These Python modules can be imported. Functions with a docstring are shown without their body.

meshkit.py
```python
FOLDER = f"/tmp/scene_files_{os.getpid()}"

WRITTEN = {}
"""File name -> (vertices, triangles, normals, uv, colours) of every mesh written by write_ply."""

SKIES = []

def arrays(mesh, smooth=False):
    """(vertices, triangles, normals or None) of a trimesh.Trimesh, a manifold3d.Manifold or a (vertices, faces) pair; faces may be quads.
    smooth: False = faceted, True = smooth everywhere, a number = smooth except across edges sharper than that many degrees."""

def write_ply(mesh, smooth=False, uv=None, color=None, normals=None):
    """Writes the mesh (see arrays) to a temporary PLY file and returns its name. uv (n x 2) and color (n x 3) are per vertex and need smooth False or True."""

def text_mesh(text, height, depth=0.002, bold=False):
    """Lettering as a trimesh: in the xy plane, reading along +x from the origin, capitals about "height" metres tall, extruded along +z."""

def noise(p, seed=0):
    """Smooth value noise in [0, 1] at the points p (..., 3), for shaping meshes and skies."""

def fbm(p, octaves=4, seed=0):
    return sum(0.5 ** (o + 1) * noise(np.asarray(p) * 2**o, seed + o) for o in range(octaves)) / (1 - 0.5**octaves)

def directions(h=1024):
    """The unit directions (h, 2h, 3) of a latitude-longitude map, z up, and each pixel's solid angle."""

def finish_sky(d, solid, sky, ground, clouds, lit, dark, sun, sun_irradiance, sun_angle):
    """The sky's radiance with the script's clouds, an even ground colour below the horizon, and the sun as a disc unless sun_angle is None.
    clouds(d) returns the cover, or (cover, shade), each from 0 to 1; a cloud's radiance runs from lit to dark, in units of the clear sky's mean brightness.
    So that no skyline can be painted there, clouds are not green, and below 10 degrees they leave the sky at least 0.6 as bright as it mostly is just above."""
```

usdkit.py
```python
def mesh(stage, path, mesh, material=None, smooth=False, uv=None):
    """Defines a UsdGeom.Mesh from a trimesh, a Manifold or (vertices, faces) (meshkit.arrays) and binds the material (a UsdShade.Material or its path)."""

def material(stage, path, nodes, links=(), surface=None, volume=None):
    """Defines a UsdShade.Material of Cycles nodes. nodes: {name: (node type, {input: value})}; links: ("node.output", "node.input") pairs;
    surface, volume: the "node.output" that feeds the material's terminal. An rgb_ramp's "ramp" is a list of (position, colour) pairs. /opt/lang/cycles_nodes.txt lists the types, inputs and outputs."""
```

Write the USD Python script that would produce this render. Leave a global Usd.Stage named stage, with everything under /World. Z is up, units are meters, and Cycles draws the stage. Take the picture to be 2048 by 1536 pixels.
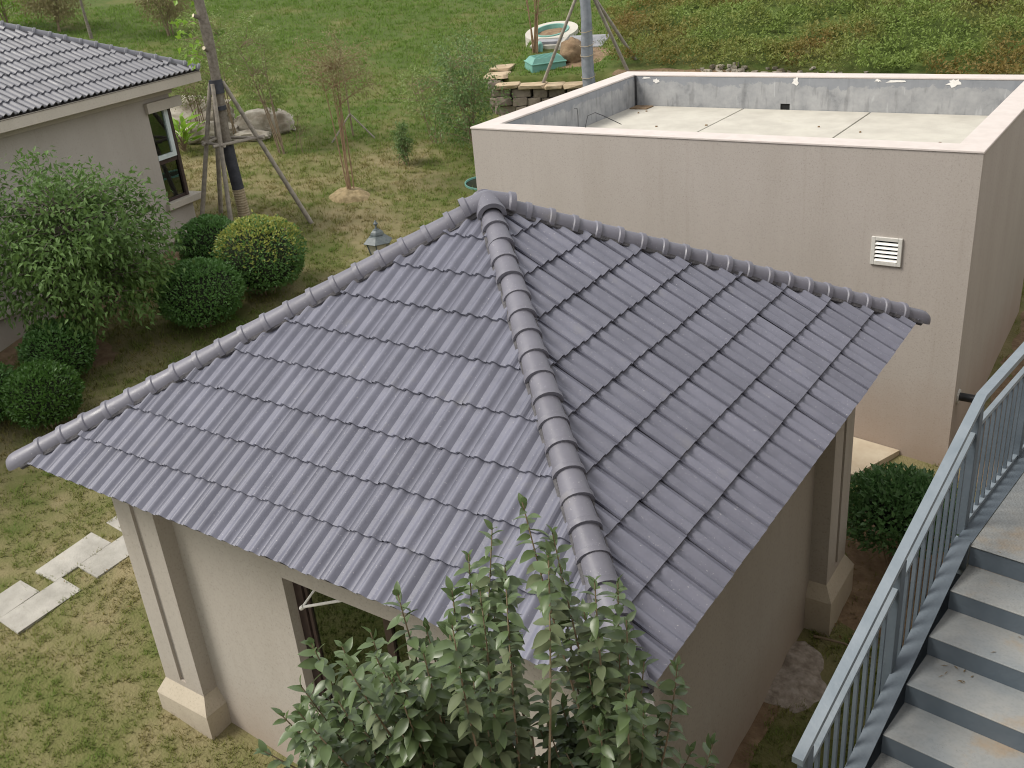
import math, numpy as np, trimesh, usdkit, meshkit
from pxr import Usd, UsdGeom, UsdLux, UsdShade, Gf, Sdf

stage = Usd.Stage.CreateInMemory()
UsdGeom.SetStageUpAxis(stage, "Z"); UsdGeom.SetStageMetersPerUnit(stage, 1.0)
UsdGeom.Xform.Define(stage, "/World"); UsdGeom.Scope.Define(stage, "/World/Looks")
V = lambda *a: np.array(a, float)
rng = np.random.default_rng(7)

# ------------------------------------------------------------------ camera, sky, sun
CAM = V(5.0819, -6.7382, 4.0573)
yaw, pitch, roll = .6325, .4424, -.0927
fw = V(-math.sin(yaw) * math.cos(pitch), math.cos(yaw) * math.cos(pitch), -math.sin(pitch))
r_ = np.cross(fw, V(0, 0, 1)); r_ /= np.linalg.norm(r_); u_ = np.cross(r_, fw)
rt = math.cos(roll) * r_ + math.sin(roll) * u_; up = -math.sin(roll) * r_ + math.cos(roll) * u_
cam = UsdGeom.Camera.Define(stage, "/World/camera")
m = Gf.Matrix4d(*rt, 0, *up, 0, *(-fw), 0, *CAM, 1)
cam.AddTransformOp().Set(m)
cam.CreateHorizontalApertureAttr(36.0); cam.CreateVerticalApertureAttr(27.0)
cam.CreateFocalLengthAttr(1967.58 / 2048 * 36); cam.CreateClippingRangeAttr((0.05, 2000))
cam.CreateExposureAttr(0.70)

SUN = V(-.58, -.52, .92); SUN /= np.linalg.norm(SUN)
elev, rot = math.asin(SUN[2]), math.atan2(SUN[0], SUN[1])
usdkit.material(stage, "/World/Looks/sky_look", {
    "tc": ("texture_coordinate", {}),
    "nz": ("noise_texture", {"scale": 2.2, "detail": 6, "roughness": .55}),
    "rp": ("rgb_ramp", {"ramp": [(.25, (.70,) * 3), (.75, (.95,) * 3)]}),
    "sky": ("sky_texture", {"sky_type": "single_scattering", "sun_disc": False, "sun_elevation": elev, "sun_rotation": rot}),
    "cl": ("color", {"value": (5.55, 5.5, 5.45)}),
    "mx": ("mix", {"mix_type": "mix"}),
    "bg": ("background_shader", {"strength": .12})},
    [("tc.generated", "nz.vector"), ("nz.fac", "rp.fac"), ("rp.color", "mx.fac"), ("sky.color", "mx.color1"), ("cl.color", "mx.color2"), ("mx.color", "bg.color")], surface="bg.background")
dome = UsdLux.DomeLight.Define(stage, "/World/sky")
dome.GetPrim().SetCustomDataByKey("kind", "structure")
UsdShade.MaterialBindingAPI.Apply(dome.GetPrim()).Bind(UsdShade.Material.Get(stage, "/World/Looks/sky_look"))
sun = UsdLux.DistantLight.Define(stage, "/World/sun")
sun.CreateIntensityAttr(.56); sun.CreateAngleAttr(22.0); sun.CreateColorAttr(Gf.Vec3f(1, .95, .87)); sun.CreateNormalizeAttr(True)
z_ = SUN; x_ = np.cross(V(0, 1, 0), z_); x_ /= np.linalg.norm(x_); y_ = np.cross(z_, x_)
sun.AddTransformOp().Set(Gf.Matrix4d(*x_, 0, *y_, 0, *z_, 0, 0, 0, 60, 1))

# ------------------------------------------------------------------ materials
def mat(name, c1, c2=None, scale=6, rough=.8, bump=0, bscale=None, spec=.4, rnd=0, detail=5, lo=.35, hi=.65, third=None, coord="pos"):
    """Two-tone noise material in world space, optional bump and per-object brightness change."""
    c2 = c2 or c1
    n = {"g": ("geometry", {}), "nz": ("noise_texture", {"scale": scale, "detail": detail, "roughness": .6}),
         "rp": ("rgb_ramp", {"ramp": [(lo, c1), (hi, c2)] + ([(.8, third)] if third else [])}),
         "p": ("principled_bsdf", {"roughness": rough, "specular_ior_level": spec})}
    l = [("g.position", "nz.vector"), ("nz.fac", "rp.fac")]
    out = "rp.color"
    if rnd:
        n["oi"] = ("object_info", {}); n["mr"] = ("map_range", {"to_min": 1 - rnd, "to_max": 1 + rnd})
        n["cc"] = ("combine_color", {"color_type": "rgb"}); n["mu"] = ("mix", {"mix_type": "multiply", "fac": 1.0})
        l += [("oi.random", "mr.value"), ("mr.result", "cc.r"), ("mr.result", "cc.g"), ("mr.result", "cc.b"), (out, "mu.color1"), ("cc.color", "mu.color2")]
        out = "mu.color"
    l.append((out, "p.base_color"))
    if bump:
        n["nb"] = ("noise_texture", {"scale": bscale or scale * 8, "detail": 4}); n["b"] = ("bump", {"strength": min(1, bump), "distance": .01 * max(1, bump)})
        l += [("g.position", "nb.vector"), ("nb.fac", "b.height"), ("b.normal", "p.normal")]
    return usdkit.material(stage, f"/World/Looks/{name}", n, l, surface="p.BSDF")

def stucco(name, base, dirt, z0, z1, amount=.7, streak=True):
    """Sprayed stone-grain render: speckled, faintly streaked, with soil splashed up from the ground (height z0 to z1)."""
    s = lambda k: tuple(min(1, c * k) for c in base)
    n = {"g": ("geometry", {}), "sp": ("noise_texture", {"scale": 48, "detail": 4, "roughness": .85}),
         "rs": ("rgb_ramp", {"ramp": [(.32, s(.66)), (.43, s(.95)), (.6, s(1.0)), (.72, s(1.07))]}),
         "mp": ("mapping", {"scale": (1.5, 1.5, .35)}), "st": ("noise_texture", {"scale": 1.1, "detail": 5, "roughness": .6}),
         "rr": ("rgb_ramp", {"ramp": [(.3, (.92, .915, .90)), (.6, (1, 1, 1)), (.75, (1.0, .99, .98))]}),
         "mu": ("mix", {"mix_type": "multiply", "fac": .9 if streak else .5}), "mp2": ("mapping", {"scale": (7, 7, .30)}), "s2": ("noise_texture", {"scale": 1.0, "detail": 5, "roughness": .65}), "r2": ("rgb_ramp", {"ramp": [(.56, (1, 1, 1)), (.75, (.92, .91, .895))]}), "mu2": ("mix", {"mix_type": "multiply", "fac": .8}),
         "sx": ("separate_xyz", {}), "nd": ("noise_texture", {"scale": 1.7, "detail": 6, "roughness": .7}),
         "ma": ("math", {"math_type": "multiply_add", "value2": .9, "value3": -.45}), "ad": ("math", {"math_type": "add"}),
         "mr": ("map_range", {"from_min": z1, "from_max": z0, "to_min": 0, "to_max": amount, "clamp": True}),
         "md": ("mix", {"mix_type": "mix"}), "dc": ("color", {"value": dirt}),
         "nb": ("noise_texture", {"scale": 110, "detail": 3}), "b": ("bump", {"strength": .35, "distance": .004}),
         "p": ("principled_bsdf", {"roughness": .9, "specular_ior_level": .25})}
    l = [("g.position", "sp.vector"), ("sp.fac", "rs.fac"), ("g.position", "mp.vector"), ("mp.vector", "st.vector"), ("st.fac", "rr.fac"), ("rs.color", "mu.color1"), ("rr.color", "mu.color2"), ("g.position", "mp2.vector"), ("mp2.vector", "s2.vector"), ("s2.fac", "r2.fac"), ("mu.color", "mu2.color1"), ("r2.color", "mu2.color2"),
         ("g.position", "sx.vector"), ("g.position", "nd.vector"), ("nd.fac", "ma.value1"), ("sx.z", "ad.value1"), ("ma.value", "ad.value2"), ("ad.value", "mr.value"),
         ("mr.result", "md.fac"), ("mu2.color", "md.color1"), ("dc.color", "md.color2"), ("md.color", "p.base_color"), ("g.position", "nb.vector"), ("nb.fac", "b.height"), ("b.normal", "p.normal")]
    return usdkit.material(stage, f"/World/Looks/{name}", n, l, surface="p.BSDF")

def leafmat(name, stops, rough=.45, trans=.25, spec=.5, patch=0, patchcol=None, pscale=.6):
    """Leaf colour varies leaf by leaf; a part of the light passes through."""
    n = {"g": ("geometry", {}), "rp": ("rgb_ramp", {"ramp": stops}), "p": ("principled_bsdf", {"roughness": rough, "specular_ior_level": spec}),
         "t": ("translucent_bsdf", {}), "m": ("mix_closure", {"fac": trans})}
    l = [("g.random_per_island", "rp.fac")]
    out = "rp.color"
    if patch:
        n["nz"] = ("noise_texture", {"scale": pscale, "detail": 4}); n["pr"] = ("rgb_ramp", {"ramp": [(.42, (0,) * 3), (.62, (patch,) * 3)]})
        n["mx"] = ("mix", {"mix_type": "mix"}); n["pc"] = ("color", {"value": patchcol})
        l += [("g.position", "nz.vector"), ("nz.fac", "pr.fac"), ("pr.color", "mx.fac"), (out, "mx.color1"), ("pc.color", "mx.color2")]
        out = "mx.color"
    l += [(out, "p.base_color"), (out, "t.color"), ("p.BSDF", "m.closure1"), ("t.BSDF", "m.closure2")]
    return usdkit.material(stage, f"/World/Looks/{name}", n, l, surface="m.closure")

def grass_nodes():
    """Shared by soil sheet and blades: green, olive and straw patches by place; greener up the hill."""
    n = {"g": ("geometry", {}), "n1": ("noise_texture", {"scale": .42, "detail": 5, "roughness": .62}), "n2": ("noise_texture", {"scale": 2.6, "detail": 4, "roughness": .6}),
         "mm": ("math", {"math_type": "multiply_add", "value2": .45}), "sx": ("separate_xyz", {}), "mry": ("map_range", {"from_min": -8, "from_max": 30, "clamp": True}),
         "ry": ("rgb_ramp", {"ramp": [(0, (.50,) * 3), (.10, (.47,) * 3), (.22, (.52,) * 3), (.36, (.55,) * 3), (.47, (.52,) * 3), (.58, (.33,) * 3), (.7, (.24,) * 3), (1, (.24,) * 3)]}),
         "a1": ("math", {"math_type": "add"}), "a2": ("math", {"math_type": "subtract", "value2": .70})}
    l = [("g.position", "n1.vector"), ("g.position", "n2.vector"), ("n2.fac", "mm.value1"), ("n1.fac", "mm.value3"), ("g.position", "sx.vector"), ("sx.y", "mry.value"), ("mry.result", "ry.fac"),
         ("mm.value", "a1.value1"), ("ry.color", "a1.value2"), ("a1.value", "a2.value1")]
    return n, l, "a2.value"

n, l, f_ = grass_nodes()
n.update({"rp": ("rgb_ramp", {"ramp": [(.22, (.075, .105, .026)), (.42, (.125, .13, .045)), (.6, (.205, .178, .09)), (.78, (.28, .225, .128))]}), "p": ("principled_bsdf", {"roughness": .95, "specular_ior_level": .15}),
          "nb": ("noise_texture", {"scale": 30, "detail": 5}), "b": ("bump", {"strength": .8, "distance": .03})})
l += [(f_, "rp.fac"), ("rp.color", "p.base_color"), ("g.position", "nb.vector"), ("nb.fac", "b.height"), ("b.normal", "p.normal")]
M_ground = usdkit.material(stage, "/World/Looks/lawn_soil", n, l, surface="p.BSDF")
n, l, f_ = grass_nodes()
n.update({"rp": ("rgb_ramp", {"ramp": [(.2, (.128, .208, .034)), (.36, (.178, .205, .050)), (.5, (.238, .205, .078)), (.64, (.33, .28, .145)), (.8, (.41, .335, .205))]}),
          "rv": ("map_range", {"to_min": -.12, "to_max": .12}), "a3": ("math", {"math_type": "add"}),
          "p": ("principled_bsdf", {"roughness": .7, "specular_ior_level": .25}), "t": ("translucent_bsdf", {}), "m": ("mix_closure", {"fac": .3})})
l += [("g.random_per_island", "rv.value"), (f_, "a3.value1"), ("rv.result", "a3.value2"), ("a3.value", "rp.fac"), ("rp.color", "p.base_color"), ("rp.color", "t.color"), ("p.BSDF", "m.closure1"), ("t.BSDF", "m.closure2")]
M_grass = usdkit.material(stage, "/World/Looks/grass_blade", n, l, surface="m.closure")

def tilemat(name, base, rnd, rough):
    s = lambda k: tuple(c * k for c in base)
    n = {"g": ("geometry", {}), "oi": ("object_info", {}), "nz": ("noise_texture", {"scale": 4.0, "detail": 6, "roughness": .65}), "sp": ("noise_texture", {"scale": 70, "detail": 2}),
         "rp": ("rgb_ramp", {"ramp": [(.3, s(.86)), (.6, s(1.04)), (.8, tuple(c * 1.18 for c in (base[0] * 1.05, base[1] * 1.03, base[2] * .9)))]}),
         "rs": ("rgb_ramp", {"ramp": [(.69, (0,) * 3), (.74, (.6,) * 3)]}), "pale": ("color", {"value": (.42, .41, .42)}), "mx": ("mix", {"mix_type": "mix"}),
         "mr": ("map_range", {"to_min": 1 - rnd, "to_max": 1 + rnd}), "cc": ("combine_color", {"color_type": "rgb"}), "mu": ("mix", {"mix_type": "multiply", "fac": 1.0}),
         "nb": ("noise_texture", {"scale": 60, "detail": 4}), "b": ("bump", {"strength": .25, "distance": .004}),
         "rr": ("map_range", {"from_min": .3, "from_max": .7, "to_min": rough - .1, "to_max": rough + .14}), "p": ("principled_bsdf", {"specular_ior_level": .5})}
    l = [("g.position", "nz.vector"), ("g.position", "sp.vector"), ("nz.fac", "rp.fac"), ("sp.fac", "rs.fac"), ("rs.color", "mx.fac"), ("rp.color", "mx.color1"), ("pale.color", "mx.color2"),
         ("oi.random", "mr.value"), ("mr.result", "cc.r"), ("mr.result", "cc.g"), ("mr.result", "cc.b"), ("mx.color", "mu.color1"), ("cc.color", "mu.color2"), ("mu.color", "p.base_color"),
         ("nz.fac", "rr.value"), ("rr.result", "p.roughness"), ("g.position", "nb.vector"), ("nb.fac", "b.height"), ("b.normal", "p.normal")]
    return usdkit.material(stage, f"/World/Looks/{name}", n, l, surface="p.BSDF")

M_tile = tilemat("roof_tile_glaze", (.142, .144, .182), .09, .44)
M_ridge = tilemat("ridge_tile_glaze", (.146, .143, .170), .08, .46)
M_htile = tilemat("house_tile_glaze", (.150, .150, .166), .07, .48)
M_mortar = mat("mortar", (.055, .053, .058), (.12, .115, .12), 14, .95, 1, 60)
M_whitemortar = mat("pale_mortar", (.42, .40, .37), (.68, .66, .62), 22, .95, 1.5, 50)
M_deck = mat("roof_deck", (.06, .055, .05), (.09, .08, .075), 5, .9)
M_shed = stucco("shed_stucco", (.412, .375, .330), (.27, .18, .115), -3.35, -2.3, .45)
M_plinth = stucco("plinth_stucco", (.47, .41, .32), (.24, .20, .15), -3.3, -2.7, .6)
M_block = stucco("block_stucco", (.408, .37, .336), (.29, .185, .12), -3.25, -1.7, .62)
M_house = stucco("house_stucco", (.405, .367, .322), (.25, .19, .13), -2.2, -1.2, .35)
M_trim = stucco("house_trim", (.46, .415, .35), (.3, .27, .22), -3, -2.5, .1)
M_coping = mat("coping_paint", (.53, .475, .44), (.58, .525, .49), 5, .8, .3, 60, third=(.53, .48, .44))
M_concrete = mat("roof_concrete", (.43, .405, .35), (.51, .485, .42), 2.2, .9, .5, 40, third=(.44, .415, .335))
M_pale = mat("pale_paint", (.70, .68, .64), (.8, .78, .75), 20, .8)
n = {"g": ("geometry", {}), "n1": ("noise_texture", {"scale": 3.0, "detail": 7, "roughness": .65}), "r1": ("rgb_ramp", {"ramp": [(.28, (.19, .195, .205)), (.42, (.29, .295, .30)), (.6, (.355, .358, .36)), (.8, (.43, .43, .43))]}),
     "mp": ("mapping", {"scale": (11, 11, 2.0)}), "n2": ("noise_texture", {"scale": 1.0, "detail": 4}), "r2": ("rgb_ramp", {"ramp": [(.32, (.80,) * 3), (.44, (1,) * 3), (.66, (1,) * 3), (.72, (1.22,) * 3)]}),
     "sx": ("separate_xyz", {}), "n3": ("noise_texture", {"scale": 2.4, "detail": 8, "roughness": .7}), "ma": ("math", {"math_type": "multiply_add", "value2": .55, "value3": -.275}), "ad": ("math", {"math_type": "add"}),
     "r3": ("map_range", {"from_min": 1.01, "from_max": 1.03, "clamp": True}), "dk": ("color", {"value": (.215, .23, .255)}), "mx": ("mix", {"mix_type": "mix"}), "mu": ("mix", {"mix_type": "multiply", "fac": 1.0}), "rm": ("math", {"math_type": "multiply", "value2": .65}),
     "b": ("bump", {"strength": .5, "distance": .01}), "p": ("principled_bsdf", {"roughness": .95, "specular_ior_level": .2})}
l = [("g.position", "n1.vector"), ("n1.fac", "r1.fac"), ("g.position", "mp.vector"), ("mp.vector", "n2.vector"), ("n2.fac", "r2.fac"), ("r1.color", "mu.color1"), ("r2.color", "mu.color2"),
     ("g.position", "sx.vector"), ("g.position", "n3.vector"), ("n3.fac", "ma.value1"), ("sx.z", "ad.value1"), ("ma.value", "ad.value2"), ("ad.value", "r3.value"), ("r3.result", "rm.value1"), ("rm.value", "mx.fac"), ("mu.color", "mx.color1"), ("dk.color", "mx.color2"),
     ("mx.color", "p.base_color"), ("n1.fac", "b.height"), ("b.normal", "p.normal")]
M_plaster = usdkit.material(stage, "/World/Looks/cement_plaster", n, l, surface="p.BSDF")
M_void = mat("dark_void", (.012, .012, .012), rough=.9)
M_alu = mat("vent_paint", (.52, .51, .47), (.60, .58, .54), 30, .6)
M_slat = mat("vent_slat_paint", (.78, .77, .72), (.83, .82, .78), 20, .5)
M_black = mat("black_plastic", (.018, .018, .02), (.03, .03, .032), 10, .45)
M_brown = mat("window_bronze", (.035, .022, .02), (.05, .032, .028), 12, .45)
M_pvc = mat("white_frame", (.52, .58, .57), (.60, .65, .64), 8, .4)
usdkit.material(stage, "/World/Looks/window_glass", {"f": ("fresnel", {"IOR": 1.6}), "fa": ("math", {"math_type": "multiply_add", "value2": 1.4, "value3": .06}), "t": ("transparent_bsdf", {"color": (.62, .70, .64)}), "g": ("glossy_bsdf", {"roughness": .02, "color": (.9, .95, .92)}), "m": ("mix_closure", {})},
                [("f.fac", "fa.value1"), ("fa.value", "m.fac"), ("t.BSDF", "m.closure1"), ("g.BSDF", "m.closure2")], surface="m.closure")
M_glass = UsdShade.Material.Get(stage, "/World/Looks/window_glass")
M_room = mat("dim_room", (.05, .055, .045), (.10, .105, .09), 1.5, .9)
M_steel = mat("stair_paint", (.072, .092, .112), (.100, .122, .145), 3, .5, .2, 40, rnd=.04)
M_rail = mat("rail_paint", (.155, .187, .215), (.20, .232, .26), 4, .42, .2, 40)
n = {"g": ("geometry", {}), "n1": ("noise_texture", {"scale": 1.5, "detail": 6, "roughness": .62}), "n2": ("noise_texture", {"scale": 55, "detail": 3}), "r1": ("rgb_ramp", {"ramp": [(.36, (.195, .213, .222)), (.54, (.25, .255, .247)), (.62, (.275, .235, .185)), (.76, (.28, .185, .115))]}),
     "r2": ("rgb_ramp", {"ramp": [(.3, (.90,) * 3), (.55, (1,) * 3)]}), "mu": ("mix", {"mix_type": "multiply", "fac": 1.0}),
     "m1": ("mapping", {"rotation": (0, 0, .66), "scale": (28, 80, 1)}), "w": ("voronoi_texture", {"scale": 1.0, "randomness": .25}), "rw": ("rgb_ramp", {"ramp": [(.18, (1,) * 3), (.32, (0,) * 3)]}), "b": ("bump", {"strength": .55, "distance": .006}), "p": ("principled_bsdf", {"roughness": .62, "specular_ior_level": .4})}
l = [("g.position", "n1.vector"), ("g.position", "n2.vector"), ("n1.fac", "r1.fac"), ("n2.fac", "r2.fac"), ("r1.color", "mu.color1"), ("r2.color", "mu.color2"), ("mu.color", "p.base_color"), ("g.position", "m1.vector"), ("m1.vector", "w.vector"), ("w.distance", "rw.fac"), ("rw.color", "b.height"), ("b.normal", "p.normal")]
M_tread = usdkit.material(stage, "/World/Looks/chequer_plate", n, l, surface="p.BSDF")
M_bark = mat("grey_bark", (.13, .11, .085), (.21, .185, .15), 18, .95, 1, 60)
M_twig = mat("twig_bark", (.17, .125, .08), (.26, .20, .13), 12, .9)
M_redtwig = mat("reddish_twig", (.20, .13, .075), (.28, .19, .11), 12, .9)
M_pole = mat("weathered_pole", (.20, .175, .145), (.32, .285, .235), 9, .9, .6, 50)
M_wrap = mat("dark_wrap", (.025, .026, .032), (.045, .046, .055), 8, .8, .5)
M_rope = mat("straw_rope", (.30, .24, .15), (.42, .35, .24), 20, .95, 1)
M_palmwrap = mat("palm_wrap", (.16, .175, .20), (.23, .245, .27), 6, .8, .5, 30)
M_cut = mat("cut_wood", (.60, .52, .36), (.7, .62, .46), 20, .9)
M_slab = mat("slab_stone", (.29, .275, .24), (.40, .38, .335), 3.5, .85, .5, 40, rnd=.06, third=(.37, .335, .275))
M_rock = mat("garden_rock", (.20, .165, .12), (.50, .46, .39), 2.2, .95, 1.5, 14, third=(.36, .30, .22))
M_wallstone = mat("wall_stone", (.15, .12, .095), (.26, .22, .175), 4, .95, 1, 25, rnd=.2)
M_capstone = mat("cap_earth", (.36, .27, .17), (.48, .38, .26), 3, .95, 1, 25)
M_soil = mat("bare_soil", (.16, .105, .062), (.25, .175, .105), 6, .98, 1.5, 25)
M_straw = mat("straw_mound", (.19, .145, .075), (.33, .255, .14), 9, .98, 1.5, 40)
M_patch = mat("cement_patch", (.20, .165, .13), (.40, .35, .30), 9, .95, 1.5, 22, third=(.36, .31, .26))
M_strip = mat("concrete_strip", (.44, .36, .26), (.52, .45, .34), 4, .9, .5, 40)
M_green = mat("green_plastic", (.13, .30, .25), (.17, .35, .29), 6, .5)
M_metalgrey = mat("grey_panel", (.24, .24, .25), (.34, .34, .35), 4, .6)
M_lamp = mat("lamp_metal", (.075, .09, .095), (.12, .14, .14), 20, .45, .2, 40)
M_lampglass = mat("lamp_glass", (.33, .32, .25), (.40, .39, .31), 8, .3)
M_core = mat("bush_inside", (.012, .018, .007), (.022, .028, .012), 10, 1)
L_privet = leafmat("privet_leaf", [(0, (0.097, 0.141, 0.055)), (0.35, (0.16, 0.206, 0.084)), (0.7, (0.242, 0.278, 0.13)), (0.93, (0.326, 0.341, 0.17)), (1, (0.386, 0.393, 0.114))], .36, .22, .55)
L_privet_old = leafmat("dusty_privet_leaf", [(0, (0.124, 0.152, 0.076)), (0.5, (0.216, 0.236, 0.132)), (1, (0.32, 0.319, 0.194))], .6, .18, .35)
L_tree = leafmat("broadleaf", [(0, (0.108, 0.186, 0.048)), (0.5, (0.193, 0.295, 0.072)), (0.85, (0.338, 0.417, 0.12)), (1, (0.578, 0.534, 0.217))], .55, .3, .3)
L_box = leafmat("box_leaf", [(0, (0.093, 0.2, 0.048)), (0.6, (0.16, 0.317, 0.069)), (1, (0.306, 0.483, 0.114))], .42, .25)
L_boxb = leafmat("bright_box_leaf", [(0, (0.065, 0.144, 0.026)), (0.6, (0.125, 0.24, 0.042)), (1, (0.23, 0.365, 0.077))], .42, .3)
L_gold = leafmat("gold_leaf", [(0, (0.326, 0.347, 0.079)), (0.5, (0.651, 0.538, 0.138)), (1, (0.936, 0.694, 0.254))], .45, .3)
L_pitt = leafmat("whorled_leaf", [(0, (0.086, 0.176, 0.057)), (0.6, (0.155, 0.305, 0.092)), (1, (0.343, 0.488, 0.175))], .38, .25)
L_pale = leafmat("sparse_leaf", [(0, (0.214, 0.277, 0.081)), (0.5, (0.356, 0.396, 0.143)), (1, (0.618, 0.574, 0.249))], .5, .35)
L_olive = leafmat("olive_leaf", [(0, (0.165, 0.19, 0.058)), (0.5, (0.264, 0.248, 0.099)), (1, (0.38, 0.297, 0.149))], .55, .35)
L_red = leafmat("reddish_leaf", [(0, (0.239, 0.208, 0.095)), (0.5, (0.358, 0.282, 0.142)), (1, (0.444, 0.355, 0.189))], .6, .35)
L_climb = leafmat("climber_leaf", [(0, (0.131, 0.208, 0.063)), (0.5, (0.21, 0.291, 0.1)), (1, (0.393, 0.415, 0.163))], .5, .3)
L_lime = leafmat("lime_leaf", [(0, (0.224, 0.378, 0.042)), (0.5, (0.35, 0.476, 0.07)), (1, (0.588, 0.588, 0.112))], .45, .4)
L_cover = leafmat("cover_leaf", [(0, (0.189, 0.258, 0.06)), (0.5, (0.395, 0.431, 0.092)), (0.85, (0.656, 0.603, 0.147)), (1, (0.895, 0.689, 0.23))], .6, .35, .3, .8, (.21, .125, .04), .42)
L_dry = leafmat("dry_leaf", [(0, (.20, .14, .07)), (.5, (.32, .24, .12)), (1, (.42, .34, .2))], .8, .2, .2)

# ------------------------------------------------------------------ prim helpers
used = {}
def numbered(path):
    k = used.get(path, 0); used[path] = k + 1
    return path if k == 0 else f"{path}_{k:03d}"
base_of = {}
def tagp(p, label=None, cat=None, group=None, kind=None):
    for k, v in (("label", label), ("category", cat), ("group", group), ("kind", kind)):
        if v: p.SetCustomDataByKey(k, v)
def thing(name, label, cat, loc, group=None, kind=None):
    path = numbered("/World/" + name); x = UsdGeom.Xform.Define(stage, path); x.AddTranslateOp().Set(Gf.Vec3d(*map(float, loc)))
    base_of[path] = np.array(loc, float); tagp(x.GetPrim(), label, cat, group, kind)
    return path
def arr(mesh):
    if hasattr(mesh, "vertices"): return np.array(mesh.vertices), np.array(mesh.faces)
    v, f = np.asarray(mesh[0], float), np.asarray(mesh[1], int)
    if f.shape[1] == 4: f = np.vstack([f[:, [0, 1, 2]], f[:, [0, 2, 3]]])
    return v, f
def part(parent, name, mesh, material, smooth=False, label=None, kind=None):
    """One mesh, given in world coordinates, as a child of a thing or of one of its parts."""
    path = numbered(parent + "/" + name); top = "/World/" + parent.split("/")[2]
    v, f = arr(mesh); base_of[path] = base_of[top]
    g = usdkit.mesh(stage, path, (v - base_of[top], f), material, smooth)
    tagp(g.GetPrim(), label, kind=kind)
    return path
def solo(name, mesh, material, smooth=False, label=None, cat=None, group=None, kind=None):
    path = numbered("/World/" + name); g = usdkit.mesh(stage, path, arr(mesh), material, smooth)
    base_of[path] = V(0, 0, 0); tagp(g.GetPrim(), label, cat, group, kind)
    return path
def cat_(ms):
    vs, fs, o = [], [], 0
    for mm in ms:
        v, f = arr(mm); vs.append(v); fs.append(f + o); o += len(v)
    return np.vstack(vs), np.vstack(fs)
def box(a, b):
    a, b = np.minimum(a, b), np.maximum(a, b)
    mm = trimesh.creation.box(b - a); mm.apply_translation((a + b) / 2); return mm
def cbox(a, b, c=.01):
    """Box with chamfered edges."""
    a, b = np.minimum(a, b).astype(float), np.maximum(a, b).astype(float)
    c = min(c, *((b - a) * .45)); pts = []
    for sx in (0, 1):
        for sy in (0, 1):
            for sz in (0, 1):
                s = V(sx, sy, sz); p = a + (b - a) * s; q = 1 - 2 * s
                for k in range(3):
                    o = q * c; o[k] = 0; pts.append(p + o)
    return trimesh.convex.convex_hull(np.array(pts))
def oriented(lo, hi, O, X, Y, Z, c=0):
    mm = cbox(V(*lo), V(*hi), c) if c else box(V(*lo), V(*hi))
    mm = mm.copy(); mm.vertices = O + mm.vertices @ np.array([X, Y, Z]); return mm
def prism(poly, z0, z1):
    from shapely.geometry import Polygon
    mm = trimesh.creation.extrude_polygon(Polygon(poly), z1 - z0, engine="earcut"); mm.apply_translation([0, 0, z0]); return mm
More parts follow.
